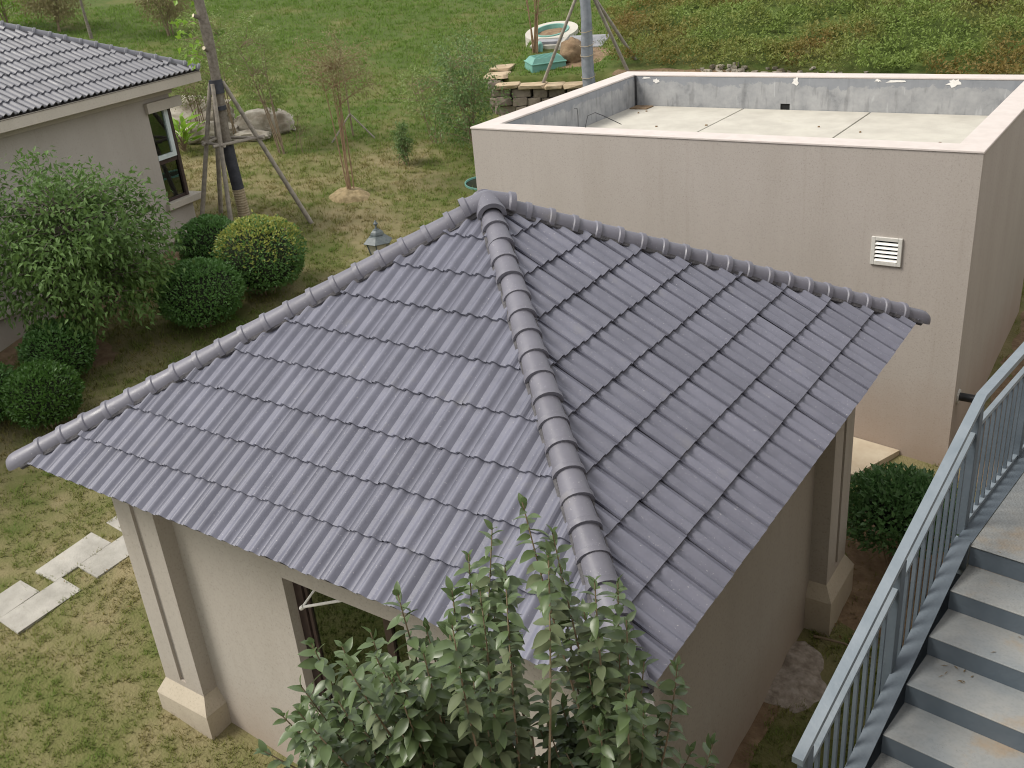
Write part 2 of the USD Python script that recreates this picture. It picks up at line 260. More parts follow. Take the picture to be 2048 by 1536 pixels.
def tube(pts, rad, sides=6, cap=True):
    p = np.asarray(pts, float); rad = np.broadcast_to(rad, (len(p),)).astype(float)
    t = np.gradient(p, axis=0); t /= np.linalg.norm(t, axis=1, keepdims=True) + 1e-12
    ref = V(0, 0, 1) if abs(t[:, 2]).mean() < .8 else V(1, 0, 0)
    a = np.cross(t, ref); a /= np.linalg.norm(a, axis=1, keepdims=True) + 1e-12; b = np.cross(t, a)
    an = np.arange(sides) * 2 * np.pi / sides
    v = (p[:, None] + rad[:, None, None] * (np.cos(an)[None, :, None] * a[:, None] + np.sin(an)[None, :, None] * b[:, None])).reshape(-1, 3)
    i, j = np.meshgrid(np.arange(len(p) - 1), np.arange(sides), indexing="ij"); j2 = (j + 1) % sides
    q = np.stack([i * sides + j, i * sides + j2, (i + 1) * sides + j2, (i + 1) * sides + j], -1).reshape(-1, 4)
    f = np.vstack([q[:, [0, 2, 1]], q[:, [0, 3, 2]]])
    if cap:
        e = len(v) - sides; k = np.arange(1, sides - 1)
        f = np.vstack([f, np.stack([0 * k, k, k + 1], 1), np.stack([e + 0 * k, e + k + 1, e + k], 1)])
    return v, f
def rod(a, b, r, r2=None, sides=8):
    return tube([a, b], [r, r if r2 is None else r2], sides)
def bez(a, b, c, n=7):
    t = np.linspace(0, 1, n)[:, None]; return (1 - t) ** 2 * a + 2 * t * (1 - t) * b + t * t * c
def lathe(prof, loc, sides=12, phase=0):
    """prof: (radius, height) pairs."""
    an = np.arange(sides) * 2 * np.pi / sides + phase; v = []
    for r, z in prof: v.append(np.stack([r * np.cos(an), r * np.sin(an), np.full(sides, z)], 1))
    v = np.vstack(v) + np.asarray(loc, float); q = []
    for i in range(len(prof) - 1):
        for j in range(sides):
            q.append([i * sides + j, i * sides + (j + 1) % sides, (i + 1) * sides + (j + 1) % sides, (i + 1) * sides + j])
    return v, np.array(q)
def unit(v): return v / (np.linalg.norm(v, axis=-1, keepdims=True) + 1e-12)
def leaves(P, D, N, ln, wd, kind="small", fold=.25, curl=.15):
    """One leaf at each point P along D with face normal about N. kind: small (2 triangles), mid (4), full (16)."""
    P = np.asarray(P, float); k = len(P); D = unit(np.asarray(D, float)); Sd = unit(np.cross(D, N)); N = np.cross(Sd, D)
    ln = np.broadcast_to(ln, (k,)); wd = np.broadcast_to(wd, (k,))
    if kind == "small":
        T = np.array([[0, 0], [.5, -1], [1, 0], [.5, 1]]); F = np.array([[0, 1, 2], [0, 2, 3]])
    elif kind == "mid":
        T = np.array([[0, 0], [.35, -1], [.35, 0], [.35, 1], [1, 0]]); F = np.array([[0, 1, 2], [0, 2, 3], [1, 4, 2], [2, 4, 3]])
    else:
        rows = [(0, .05), (.12, .5), (.32, .95), (.52, 1), (.74, .72), (.9, .32), (1, 0.02)]
        T = np.array([[t, s * w] for t, w in rows for s in (-1, 0, 1)]); F = []
        for i in range(len(rows) - 1):
            for c in (0, 1):
                a = i * 3 + c; F += [[a, a + 1, a + 4], [a, a + 4, a + 3]]
        F = np.array(F)
    t, s = T[:, 0], T[:, 1]
    h = fold * np.abs(s)
    v = P[:, None] + D[:, None] * (t[None, :, None] * ln[:, None, None]) + Sd[:, None] * (s[None, :, None] * wd[:, None, None] * .5) \
        + N[:, None] * ((h[None] * wd[:, None] * .5) - (curl * t * t)[None] * ln[:, None])[:, :, None]
    f = F[None] + (np.arange(k) * len(T))[:, None, None]
    return v.reshape(-1, 3), f.reshape(-1, 3)
def rdir(k, r=rng): return unit(r.normal(size=(k, 3)))

# ------------------------------------------------------------------ ground
def S(t):
    t = np.clip(t, 0, 1); return t * t * (3 - 2 * t)
def T(x, y):
    x = np.asarray(x, float); y = np.asarray(y, float)
    p = -3.08 - .1 * (x + 2.7) + .07 * (y + 2.6)
    p = np.where(p < -3.2, -3.7 + .5 * np.exp((np.minimum(p, -3.2) + 3.2) / .5), p)
    p = np.where(p > 6, 6 + 4 * (1 - np.exp(-(np.maximum(p, 6) - 6) / 4)), p)
    a = (x + 11.05) * .92 + (y - 15.75) * .39; b = -(x + 11.05) * .39 + (y - 15.75) * .92
    side = np.maximum(S((b - .12) / .28) * S((a + .12) / .35), S((a - 2.6) / .5) * S((y - 13.4) / 1)) * S((26 - x) / 10)
    return p + 1.0 * side + .20 * np.clip(y - 15.5, 0, 14) * S((x + 11 + .3 * (y - 15)) / 7) * S((40 - x) / 15)
def Tb(x, y):
    P = np.stack([np.asarray(x, float), np.asarray(y, float), 0 * np.asarray(x, float)], -1)
    return T(x, y) + .10 * (meshkit.fbm(P * .5, 3, 3) - .5) + .03 * (meshkit.noise(P * 2.3, 9) - .5)
def axis(lo, hi, step, far):
    a = np.arange(lo, hi + 1e-6, step); s, e1, e2 = step, [], []
    x = hi
    while x < far: s *= 1.22; x += s; e1.append(x)
    s, x = step, lo
    while x > -far: s *= 1.22; x -= s; e2.append(x)
    return np.array(e2[::-1] + list(a) + e1)
ax, ay = axis(-18, 6, .17, 160), axis(-6, 27, .15, 160)
gx, gy = np.meshgrid(ax, ay, indexing="ij"); gz = Tb(gx, gy)
i, j = np.meshgrid(np.arange(len(ax) - 1), np.arange(len(ay) - 1), indexing="ij"); w_ = len(ay)
q = np.stack([i * w_ + j, (i + 1) * w_ + j, (i + 1) * w_ + j + 1, i * w_ + j + 1], -1).reshape(-1, 4)
solo("ground", (np.stack([gx, gy, gz], -1).reshape(-1, 3), q), M_ground, True, "grassy sloping ground of the garden", kind="structure")

# ------------------------------------------------------------------ tiled hip-roofed shed
shed = thing("garden_shed", "small square beige shed under a dark grey hipped tile roof, in the middle", "shed", (0, 0, -3.1))
A = V(-.02, .11, 1.765)
CS, CW, CE, CN = V(3.03, -3.03, 0), V(-3.16, -3.03, 0), V(3.03, 3.14, 0), V(-3.16, 3.14, 0)

def colpoly(x0, x1, y0, y1, g=.085, dp=.028, notch=True):
    cx, cy, h = (x0 + x1) / 2, (y0 + y1) / 2, g / 2
    if not notch: return [(x0, y0), (x1, y0), (x1, y1), (x0, y1)]
    return [(x0, y0), (cx - h, y0), (cx - h, y0 + dp), (cx + h, y0 + dp), (cx + h, y0), (x1, y0), (x1, cy - h), (x1 - dp, cy - h), (x1 - dp, cy + h), (x1, cy + h), (x1, y1),
            (cx + h, y1), (cx + h, y1 - dp), (cx - h, y1 - dp), (cx - h, y1), (x0, y1), (x0, cy + h), (x0 + dp, cy + h), (x0 + dp, cy - h), (x0, cy - h)]
wx0, wx1, wy0, wy1 = -2.53, 2.43, -2.388, 2.42
ox0, ox1, oz0, oz1 = -.716, .64, -2.35, -.84
th = .20
wall_parts = [prism([(wx0, wy0), (ox0, wy0), (ox0, wy0 + th), (wx0, wy0 + th)], -3.7, -.02), prism([(ox1, wy0), (wx1, wy0), (wx1, wy0 + th), (ox1, wy0 + th)], -3.7, -.02)]
wl = cat_([box(V(wx0, wy0, -3.7), V(ox0, wy0 + th, .04)), box(V(ox1, wy0, -3.7), V(wx1, wy0 + th, .04)), box(V(ox0, wy0, oz1), V(ox1, wy0 + th, .04)), box(V(ox0, wy0, -3.7), V(ox1, wy0 + th, oz0))])
part(shed, "wall", wl, M_shed); part(shed, "wall", box(V(wx1 - th, wy0 + th, -3.7), V(wx1, wy1, .04)), M_shed)
part(shed, "wall", box(V(wx0, wy1 - th, -3.7), V(wx1 - th, wy1, .04)), M_shed); part(shed, "wall", box(V(wx0, wy0 + th, -3.7), V(wx0 + th, wy1 - th, .04)), M_shed)
for (x0, x1, y0, y1) in ((-2.715, -2.12, -2.555, -1.96), (2.02, 2.62, -2.555, -1.955), (2.02, 2.62, 1.95, 2.585), (-2.715, -2.12, 1.98, 2.585)):
    col = part(shed, "corner_column", cat_([prism(colpoly(x0, x1, y0, y1), -2.60, .08), prism(colpoly(x0, x1, y0, y1, notch=False), -2.72, -2.60)]), M_shed)
    e = .09; a, b = [(x0, y0), (x1, y0), (x1, y1), (x0, y1)], [(x0 - e, y0 - e), (x1 + e, y0 - e), (x1 + e, y1 + e), (x0 - e, y1 + e)]
    v = np.array([(*p, -2.67) for p in a] + [(*p, -2.835) for p in b]); f = [[k, (k + 4), (k + 1) % 4 + 4, (k + 1) % 4] for k in range(4)]
    part(col, "plinth_slope", (v, np.array(f)), M_plinth)
    part(col, "plinth", box(V(x0 - e + .004, y0 - e + .004, -3.7), V(x1 + e - .004, y1 + e - .004, -2.837)), M_plinth)
win = part(shed, "window", cat_([box(V(ox0 + .0, wy0 + .10, oz0), V(ox0 + .10, wy0 + .17, oz1)), box(V(ox1 - .10, wy0 + .10, oz0), V(ox1, wy0 + .17, oz1)), box(V(ox0 + .1, wy0 + .10, oz1 - .09), V(ox1 - .1, wy0 + .17, oz1)),
                                   box(V(ox0 + .1, wy0 + .10, oz0), V(ox1 - .1, wy0 + .17, oz0 + .09)), box(V(ox0 + .115, wy0 + .115, oz0 + .09), V(ox0 + .15, wy0 + .155, oz1 - .09)), box(V(.30, wy0 + .11, oz0 + .09), V(.38, wy0 + .16, oz1 - .09))]), M_brown)
part(win, "pane", box(V(ox0 + .1, wy0 + .132, oz0 + .09), V(.30, wy0 + .140, oz1 - .09)), M_glass)
part(win, "pane", box(V(.38, wy0 + .132, oz0 + .09), V(ox1 - .1, wy0 + .140, oz1 - .09)), M_glass)
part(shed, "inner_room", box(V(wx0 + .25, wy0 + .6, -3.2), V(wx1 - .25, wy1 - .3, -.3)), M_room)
bp = V(-.50, wy0 - .02, -1.06)
part(shed, "stay_bracket", cat_([rod(bp, V(-.38, wy0 + .10, -.86), .011), rod(bp, V(-.02, wy0 + .06, -.86), .013), rod(bp - V(.02, 0, .02), bp + V(.02, 0, .015), .02)]), M_alu)

# roof
roof = part(shed, "roof", None or (lambda: (np.array([CS, CE, CN, CW, A]) * V(.985, .985, 1) + V(0, 0, -.035), np.array([[0, 1, 4], [1, 2, 4], [2, 3, 4], [3, 0, 4]])))(), M_deck)
sof = np.array([CS, CE, CN, CW]) * V(.965, .965, 1)
part(shed, "soffit", (np.vstack([sof + V(0, 0, -.045), sof + V(0, 0, -.10)]), np.array([[4, 5, 6, 7][::-1], [0, 1, 5, 4], [1, 2, 6, 5], [2, 3, 7, 6], [3, 0, 4, 7], [0, 1, 2, 3]])), M_deck)

US = np.array([0, .004, .016, .032, .048, .064, .078, .094, .110, .126, .140, .150, .158, .172, .188, .204, .220, .234, .250, .266, .282, .294, .300])
def tprof(u, amp=.036): return amp * np.clip((.30 - np.cos(2 * np.pi * u / .15)) / 1.30, 0, 1) ** .85
def tile_mesh(L, W, r, amp=.036):
    """A double-roll tile in local (u, v, n): raised left lip, thick lower edge."""
    u = US / .30 * (W - .004); h = tprof(US, amp) + .016 * np.exp(-US / .018)
    n = len(u); lift = .032
    top0 = np.stack([u, 0 * u, h + lift], 1); top1 = np.stack([u, 0 * u + L, h + .004], 1); low = np.stack([u, 0 * u + .003, h + lift - .022], 1)
    lf0, lf1 = V(0, 0.0, h[0] + lift - .020), V(0, L, h[0] - .012)
    v = np.vstack([top0, top1, top0, low, [top0[0], top1[0], lf0, lf1]]); k = np.arange(n - 1)
    f = np.vstack([np.stack([k, k + 1, n + k + 1, n + k], 1), np.stack([3 * n + k, 3 * n + k + 1, 2 * n + k + 1, 2 * n + k], 1), [[4 * n + 1, 4 * n + 3, 4 * n + 2, 4 * n]]])
    return v, f
def lay(parent, O, U, Vv, N, cols, rows, W, g, clips, material, seed, name="roof_tile", amp=.036, keep=None, joined=False):
    r = np.random.default_rng(seed); acc = []
    for k in rows:
        for u0 in cols:
            v, f = tile_mesh(g + .035, W, r, amp)
            ju, jn, ja = r.normal(0, .0022), abs(r.normal(0, .0025)), r.normal(0, .004)
            v = v * 1.0; v[:, 0] += u0 + ju + v[:, 1] * ja; v[:, 1] += k * g + r.normal(0, .003); v[:, 2] += jn
            wv = O + v[:, :1] * U + v[:, 1:2] * Vv + v[:, 2:] * N
            mm = trimesh.Trimesh(wv, np.vstack([f[:, [0, 1, 2]], f[:, [0, 2, 3]]]), process=False)
            out = False
            for (p, nn) in clips:
                d = (mm.vertices - p) @ nn
                if d.max() <= .01: out = True; break
                if d.min() < 0: mm = trimesh.intersections.slice_mesh_plane(mm, nn, p, cap=False)
                if len(mm.faces) == 0: out = True; break
            if out or (keep and not keep(mm)): continue
            if joined: acc.append((np.array(mm.vertices), np.array(mm.faces)))
            else: part(parent, name, mm, material, 40)
    if joined and acc: part(parent, name, cat_(acc), material, 40, kind="stuff")
def hipplane(c, inside, a=A):
    d = (a - c)[:2]; n = V(-d[1], d[0], 0); n /= np.linalg.norm(n)
    return (c, n if (inside - c) @ n > 0 else -n)
slopeR = math.hypot(3.05, 1.765); vR = V(-3.05, 0, 1.765) / slopeR; nR = V(1.765, 0, 3.05) / slopeR
lay(roof, V(3.03, 0, 0), V(0, 1, 0), vR, nR, [2.8215 - .3 * i for i in range(-1, 21)], range(9), .30, .3883, [hipplane(CS, V(3, 0, 0)), hipplane(CE, V(3, 0, 0))], M_tile, 1)
slopeL = math.hypot(3.14, 1.765); vL = V(0, 3.14, 1.765) / slopeL; nL = V(0, -1.765, 3.14) / slopeL
lay(roof, V(0, -3.03, 0), V(1, 0, 0), vL, nL, [-3.02 + .3 * i for i in range(-1, 21)], range(9), .30, .3999, [hipplane(CS, V(0, -3, 0)), hipplane(CW, V(0, -3, 0))], M_tile, 2)
slB = math.hypot(3.03, 1.765); lay(roof, V(0, 3.14, 0), V(-1, 0, 0), V(0, -3.03, 1.765) / slB, V(0, 1.765, 3.03) / slB, [-3.02 + .3 * i for i in range(-1, 21)], range(9), .30, .39, [hipplane(CN, V(0, 3, 0)), hipplane(CE, V(0, 3, 0))], M_tile, 3, "far_slope_tiles", joined=True)
slW = math.hypot(3.14, 1.765); lay(roof, V(-3.16, 0, 0), V(0, -1, 0), V(3.14, 0, 1.765) / slW, V(-1.765, 0, 3.14) / slW, [-3.12 + .3 * i for i in range(-1, 22)], range(9), .30, .39, [hipplane(CN, V(-3, 0, 0)), hipplane(CW, V(-3, 0, 0))], M_tile, 4, "far_slope_tiles", joined=True)

def barrel(a, d, upv, sec, ns=11, cap_low=False):
    """Half-barrel along d from a; sec: (distance, radius, height)."""
    d = unit(d); s = unit(np.cross(d, upv)); upv = np.cross(s, d); an = np.linspace(-.06, np.pi + .06, ns); v = []
    for t, r, h in sec: v.append(a + d * t + np.outer(np.cos(an) * r, s) + np.outer(np.sin(an) * h, upv))
    m_ = len(sec); v = np.vstack(v); q = []
    for i in range(m_ - 1):
        for j in range(ns - 1): q.append([i * ns + j, i * ns + j + 1, (i + 1) * ns + j + 1, (i + 1) * ns + j])
    return v, np.array(q)
def ridge(parent, c, a, n, first, seed, endcap, material=M_ridge, name="ridge_tile", rad=.100, lift=.018, stop=.16, mort=M_mortar):
    r = np.random.default_rng(seed); L = np.linalg.norm(a - c) - stop; d = unit(a - c); upv = V(0, 0, 1); step = (L - first) / n
    s = unit(np.cross(d, upv)); u2 = np.cross(s, d)
    for k in range(n):
        o = c + d * (first + k * step) + upv * lift + s * r.normal(0, .004) + u2 * r.normal(0, .003)
        sec = [(0.0, rad * .86, rad * .86), (0.0, rad + .016, rad + .016), (.042, rad + .016, rad + .016), (.052, rad + .004, rad + .004), (step + .05, rad - .006, rad - .006)]
        if k == 0 and endcap: sec = [(-.10, .01, .01), (-.095, rad * .55, rad * .45), (-.07, rad * .9, rad * .8), (-.03, rad + .005, rad), (.02, rad + .008, rad + .004), (step + .05, rad - .006, rad - .006)]
        part(parent, name, barrel(o, unit(d + r.normal(0, .004, 3)), upv, sec), material, 35)
    h = .03
    b0, b1 = c + d * max(first, .02), a - d * .1
    bed = cat_([tube([b0 + s * sg * .085 + u2 * .0, b1 + s * sg * .085 + u2 * .0], .030, 6) for sg in (-1, 1)])
    part(parent, "mortar_bed", bed, mort)
ridge(roof, CS, A, 20, .06, 11, False); ridge(roof, CW, A, 20, -.02, 12, True); ridge(roof, CE, A, 20, -.02, 13, True); ridge(roof, CN, A, 20, -.02, 14, True)
hub = []
for c in (CS, CW, CE, CN):
    d = unit(c - A); fl = unit(V(d[0], d[1], d[2] * .72)); o = A + V(0, 0, .035)
    hub.append(barrel(o, fl, V(0, 0, 1), [(0, .110, .110), (.17, .112, .112), (.185, .130, .128), (.235, .130, .126), (.236, .09, .085)], 13))
hub.append((lambda s: (np.array(s.vertices) * V(.112, .112, .116) + A + V(0, 0, .03), np.array(s.faces)))(trimesh.creation.icosphere(3)))
part(roof, "apex_cap", cat_(hub), M_ridge, 40)
s_ = trimesh.creation.icosphere(3); pv = np.array(s_.vertices); pv = pv * (.75 + .6 * meshkit.fbm(pv * 2.3 + 7, 3, 2))[:, None]
part(roof, "mortar_lump", (pv * V(.11, .11, .12) + CS + V(-.06, .06, -.05), np.array(s_.faces)), M_whitemortar, 60, label="rough pale mortar under the near hip end")

# ------------------------------------------------------------------ flat-roofed block behind
bx0, bx1, by0, by1, bt, fl, pt = -4.29, 3.05, 5.60, 10.75, 1.17, .60, .33
blk = thing("service_block", "flat-roofed beige box building with open parapet, behind the tiled shed on the right", "building", (bx0, by0, -3.2))
part(blk, "wall", box(V(bx0, by0, -4), V(bx1, by0 + pt - .03, bt - .03)), M_block); part(blk, "wall", box(V(bx1 - pt + .03, by0 + pt - .03, -4), V(bx1, by1, bt - .03)), M_block)
part(blk, "wall", box(V(bx0, by0 + pt - .03, -4), V(bx0 + pt - .03, by1, bt - .03)), M_block); part(blk, "wall", box(V(bx0 + pt - .03, by1 - pt + .03, -4), V(bx1 - pt + .03, by1, bt - .03)), M_block)
# cement-rendered inner faces of the parapet
part(blk, "parapet_render", box(V(bx0 + pt - .03, by0 + pt, fl - .2), V(bx0 + pt - .004, by1 - pt, bt - .034)), M_plaster); part(blk, "parapet_render", box(V(bx1 - pt + .004, by0 + pt, fl - .2), V(bx1 - pt + .03, by1 - pt, bt - .034)), M_plaster)
xa, xb = bx0 + pt - .004, bx1 - pt + .004
part(blk, "parapet_render", cat_([box(V(xa, by1 - pt + .004, fl - .2), V(-1.12, by1 - pt + .03, bt - .034)), box(V(-1.12, by1 - pt + .004, fl + .10), V(-.95, by1 - pt + .03, bt - .034)), box(V(-.95, by1 - pt + .004, fl - .2), V(xb, by1 - pt + .03, bt - .034))]), M_plaster)
part(blk, "parapet_render", box(V(xa, by0 + pt - .03, fl - .2), V(xb, by0 + pt - .004, bt - .034)), M_plaster)
part(blk, "drain_hole", box(V(-1.12, by1 - pt + .022, fl - .05), V(-.95, by1 - pt + .028, fl + .10)), M_void)
cz0, cz1, cp = bt - .03, bt, .012
for lo, hi in ((V(bx0 - cp, by0 - cp, cz0), V(bx1 + cp, by0 + pt, cz1)), (V(bx0 - cp, by1 - pt, cz0), V(bx1 + cp, by1 + cp, cz1)), (V(bx0 - cp, by0 + pt, cz0), V(bx0 + pt, by1 - pt, cz1)), (V(bx1 - pt, by0 + pt, cz0), V(bx1 + cp, by1 - pt, cz1))):
    part(blk, "coping", cbox(lo, hi, .006), M_coping)
edges = [xa, -1.79, .44, xb]
for k in range(3):
    g = .012; part(blk, "roof_slab", cbox(V(edges[k] + g, by0 + pt + .005, fl - .12), V(edges[k + 1] - g, by1 - pt - .005, fl), .006), M_concrete)
part(blk, "slab_bed", box(V(xa, by0 + pt, fl - .3), V(xb, by1 - pt, fl - .03)), M_void)
def blot(c, rx, rz, seed, nrm=V(0, -1, 0), seg=14, drip=.5):
    r = np.random.default_rng(seed); an = np.linspace(0, 2 * np.pi, seg, endpoint=False); k = .6 + .8 * r.random(seg); k[an > np.pi] *= 1 + drip * r.random((an > np.pi).sum())
    v = [c] + [c + V(math.cos(a) * rx * kk, 0, math.sin(a) * rz * kk) for a, kk in zip(an, k)]
    f = [[0, 1 + i, 1 + (i + 1) % seg] for i in range(seg)]; v = np.array(v)
    return cat_([(v, np.array(f)[:, ::-1]), (v + V(0, .006, 0), np.array(f))])
yb = by1 - pt - .001
for c, rx, rz, sd in (((-3.52, yb, 1.06), .06, .035, 1), ((-3.72, yb, 1.115), .09, .015, 2), ((-.86, yb, 1.09), .05, .06, 3), ((1.70, yb, 1.10), .075, .045, 4), ((.80, yb, 1.11), .13, .018, 5), ((.52, yb, 1.115), .04, .02, 6)):
    part(blk, "paint_splash", blot(V(*c), rx, rz, sd), M_pale)
for pts in ([(-3.93, 8.2, .58), (-3.92, 8.2, .85), (-3.9, 8.15, .98), (-3.86, 8.0, 1.0)], [(-2.42, 5.9, 1.17), (-2.40, 5.95, 1.33), (-2.30, 6.0, 1.37), (-2.2, 6.05, 1.32), (-1.98, 6.2, 1.17)]):
    part(blk, "bare_wire", tube(np.array(pts), .0055, 5), M_black)
part(blk, "corner_pipe", rod(V(bx0 + pt + .025, by1 - pt - .02, fl), V(bx0 + pt + .025, by1 - pt - .02, bt - .02), .016), M_black)
r = np.random.default_rng(31)
pb = [box(V(x, y, fl), V(x + a, y + b, fl + .02)) for x, y, a, b in zip(r.uniform(-3.8, 2.6, 14), r.uniform(7.0, 10.2, 14), r.uniform(.015, .045, 14), r.uniform(.015, .04, 14))]
part(blk, "roof_litter", cat_(pb + [box(V(-3.9, 10.05, fl), V(-3.55, 10.35, fl + .02))]), M_soil, kind="stuff")
vx0, vx1, vz0, vz1, vy = 1.873, 2.25, -.325, .043, by0
vent = part(blk, "vent_grille", cat_([cbox(V(vx0, vy - .03, vz0), V(vx0 + .05, vy - .001, vz1), .005), cbox(V(vx1 - .05, vy - .03, vz0), V(vx1, vy - .001, vz1), .005), cbox(V(vx0 + .05, vy - .03, vz1 - .05), V(vx1 - .05, vy - .001, vz1), .005), cbox(V(vx0 + .05, vy - .03, vz0), V(vx1 - .05, vy - .001, vz0 + .05), .005)]), M_alu)
part(vent, "dark_backing", box(V(vx0 + .05, vy - .004, vz0 + .05), V(vx1 - .05, vy - .002, vz1 - .05)), M_void)
hs = (vz1 - vz0 - .10) / 5
for k in range(5):
    z0 = vz0 + .05 + k * hs
    part(vent, "slat", (np.array([(vx0 + .05, vy - .032, z0 + .004), (vx1 - .05, vy - .032, z0 + .004), (vx1 - .05, vy - .010, z0 + hs * .62), (vx0 + .05, vy - .010, z0 + hs * .62), (vx0 + .05, vy - .026, z0 - .0), (vx1 - .05, vy - .026, z0)]), np.array([[0, 1, 2, 3], [4, 5, 1, 0]])), M_slat)
pp = part(blk, "drain_pipe", cat_([rod(V(bx1, 5.86, -2.10), V(bx1 + .30, 5.86, -2.10), .055, sides=12), rod(V(bx1 + .25, 5.86, -2.05), V(bx1 + .25, 5.86, -3.6), .055, sides=12)]), M_black, 40)
part(pp, "flange", rod(V(bx1 + .001, 5.86, -2.10), V(bx1 + .02, 5.86, -2.10), .10, sides=14), M_alu)

# ------------------------------------------------------------------ tall building the stairs serve (out of the frame, shades the side towards it)
_sd = V(math.cos(math.radians(-97.2545)), math.sin(math.radians(-97.2545)), 0); _sw = V(-_sd[1], _sd[0], 0)
solo("stair_building", oriented((-17, 2.35, -4.2), (12.0, 9.0, 7.0), V(4.303, -.744, .064), _sd, _sw, V(0, 0, 1)), M_block, kind="structure")

# ------------------------------------------------------------------ house on the left
HO = V(-11.154, 2.067, 1.772); hp = math.radians(100.19); hd = V(math.cos(hp), math.sin(hp), 0); hn = V(-hd[1], hd[0], 0); UP = V(0, 0, 1)
H = lambda s, n, z: HO + hd * s + hn * n + UP * (z - 1.772)
hb = lambda s0, s1, n0, n1, z0, z1, c=0: oriented((s0, n0, z0 - 1.772), (s1, n1, z1 - 1.772), HO, hd, hn, UP, c)
house = thing("tiled_house", "larger beige house with grey hipped tile roof and corner window, at the upper left", "house", H(4.3, .42, -1.6))
s0, s1, nw, depth = -7.0, 4.30, .42, 8.2
wz = .95
part(house, "wall", cat_([hb(s0, 3.62, nw, nw + .24, -2.4, 1.50), hb(3.62, s1, nw, nw + .24, -2.4, -.68), hb(3.62, s1, nw, nw + .24, 1.14, 1.50)]), M_house)
part(house, "wall", cat_([hb(s1 - .24, s1, nw + .24, nw + .5, -2.4, -.68), hb(s1 - .24, s1, nw + .24, nw + .5, 1.14, 1.5), hb(s1 - .24, s1, nw + 1.3, depth - .4, -2.4, 1.5), hb(s1 - .24, s1, nw + .5, nw + 1.3, -2.4, -.68), hb(s1 - .24, s1, nw + .5, nw + 1.3, 1.14, 1.5)]), M_house)
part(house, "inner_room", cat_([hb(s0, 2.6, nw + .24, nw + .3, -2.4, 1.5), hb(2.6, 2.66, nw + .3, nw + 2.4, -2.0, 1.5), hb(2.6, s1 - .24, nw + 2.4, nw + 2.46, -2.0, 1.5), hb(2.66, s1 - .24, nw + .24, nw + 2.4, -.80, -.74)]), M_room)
part(house, "plinth_ledge", cat_([hb(s0, s1 + .09, nw - .07, nw - .002, -1.44, -1.32, .008), hb(s1 + .002, s1 + .09, nw, depth, -1.44, -1.32, .008)]), M_trim)
part(house, "frieze_band", cat_([hb(s0, s1 + .06, nw - .06, nw - .002, 1.42, 1.50, .006), hb(s0, s1 + .14, nw - .14, nw - .002, 1.502, 1.56, .006)]), M_trim)
part(house, "fascia", cat_([hb(s0, 4.9, .01, .06, 1.56, 1.755), hb(4.84, 4.9, .06, depth + .4, 1.56, 1.755)]), M_trim)
part(house, "soffit", hb(s0, 4.84, .062, depth + .4, 1.562, 1.60), M_trim)
part(house, "lintel", hb(3.56, s1 + .24, nw - .09, nw - .002, 1.14, 1.34, .006), M_trim)
part(house, "sill", cat_([hb(3.52, s1 + .26, nw - .10, nw + .05, -.80, -.66, .01), hb(s1 + .002, s1 + .26, nw + .052, nw + 1.4, -.80, -.66, .01)]), M_trim)
hw = part(house, "window", cat_([hb(s1 - .09, s1 - .01, nw + .03, nw + .11, -.66, 1.14), hb(3.62, s1 - .09, nw + .05, nw + .11, -.66, -.60), hb(3.62, s1 - .09, nw + .05, nw + .11, .10, .19), hb(3.62, 3.66, nw + .05, nw + .11, -.6, 1.14),
                                     hb(s1 - .09, s1 - .03, nw + .11, nw + 1.3, -.66, -.60), hb(s1 - .09, s1 - .03, nw + .11, nw + 1.3, .10, .19)]), M_brown)
part(hw, "sash", cat_([hb(s1 - .20, s1 - .10, nw + .03, nw + .08, .19, 1.14), hb(3.66, s1 - .20, nw + .03, nw + .08, .19, .28)]), M_pvc, label="pale sash of the upper pane")
part(hw, "pane", hb(3.66, s1 - .20, nw + .066, nw + .072, .28, 1.14), M_glass); part(hw, "pane", hb(3.66, s1 - .09, nw + .076, nw + .082, -.60, .10), M_glass)
part(hw, "pane", hb(s1 - .06, s1 - .054, nw + .11, nw + 1.3, -.60, 1.14), M_glass)
ht = .454; HC = H(4.9, 0, 1.772); HA = H(4.9 - .85 * 4.5, 4.5, 1.772 + .454 * 4.5)
hroof = part(house, "roof", (np.array([H(s0, 0, 1.74), HC - UP * .03, HA - UP * .03, H(s0, 4.5, 1.74 + ht * 4.5), H(4.9, 9.0, 1.74), H(s0, 9.0, 1.74)]), np.array([[0, 1, 2], [0, 2, 3], [1, 4, 2], [2, 4, 5], [2, 5, 3]])), M_deck)
sl = math.hypot(1, ht); hv = (hn + UP * ht) / sl; hN = (UP - hn * ht) / sl
hcl = hipplane(HC, H(0, 1, 0), HA)
lay(hroof, HO, hd, hv, hN, [.30 * k + .6 for k in range(-2, 15)], range(11), .30, .39, [hcl], M_htile, 5, amp=.042)
lay(hroof, HO, hd, hv, hN, [.30 * k for k in range(-20, 0)], range(11), .30, .39, [hcl], M_htile, 6, "further_tiles", amp=.042, joined=True)
ridge(hroof, HC, HA, 22, 0, 15, False, M_htile, rad=.085, lift=.02)
# side slope, seen only from elsewhere
hs2 = unit(np.cross(HA - HC, H(4.9, 9, 1.772) - HC))
hU = hn; hV2 = unit(np.cross(hs2 if hs2[2] > 0 else -hs2, hU)); hN2 = hs2 if hs2[2] > 0 else -hs2

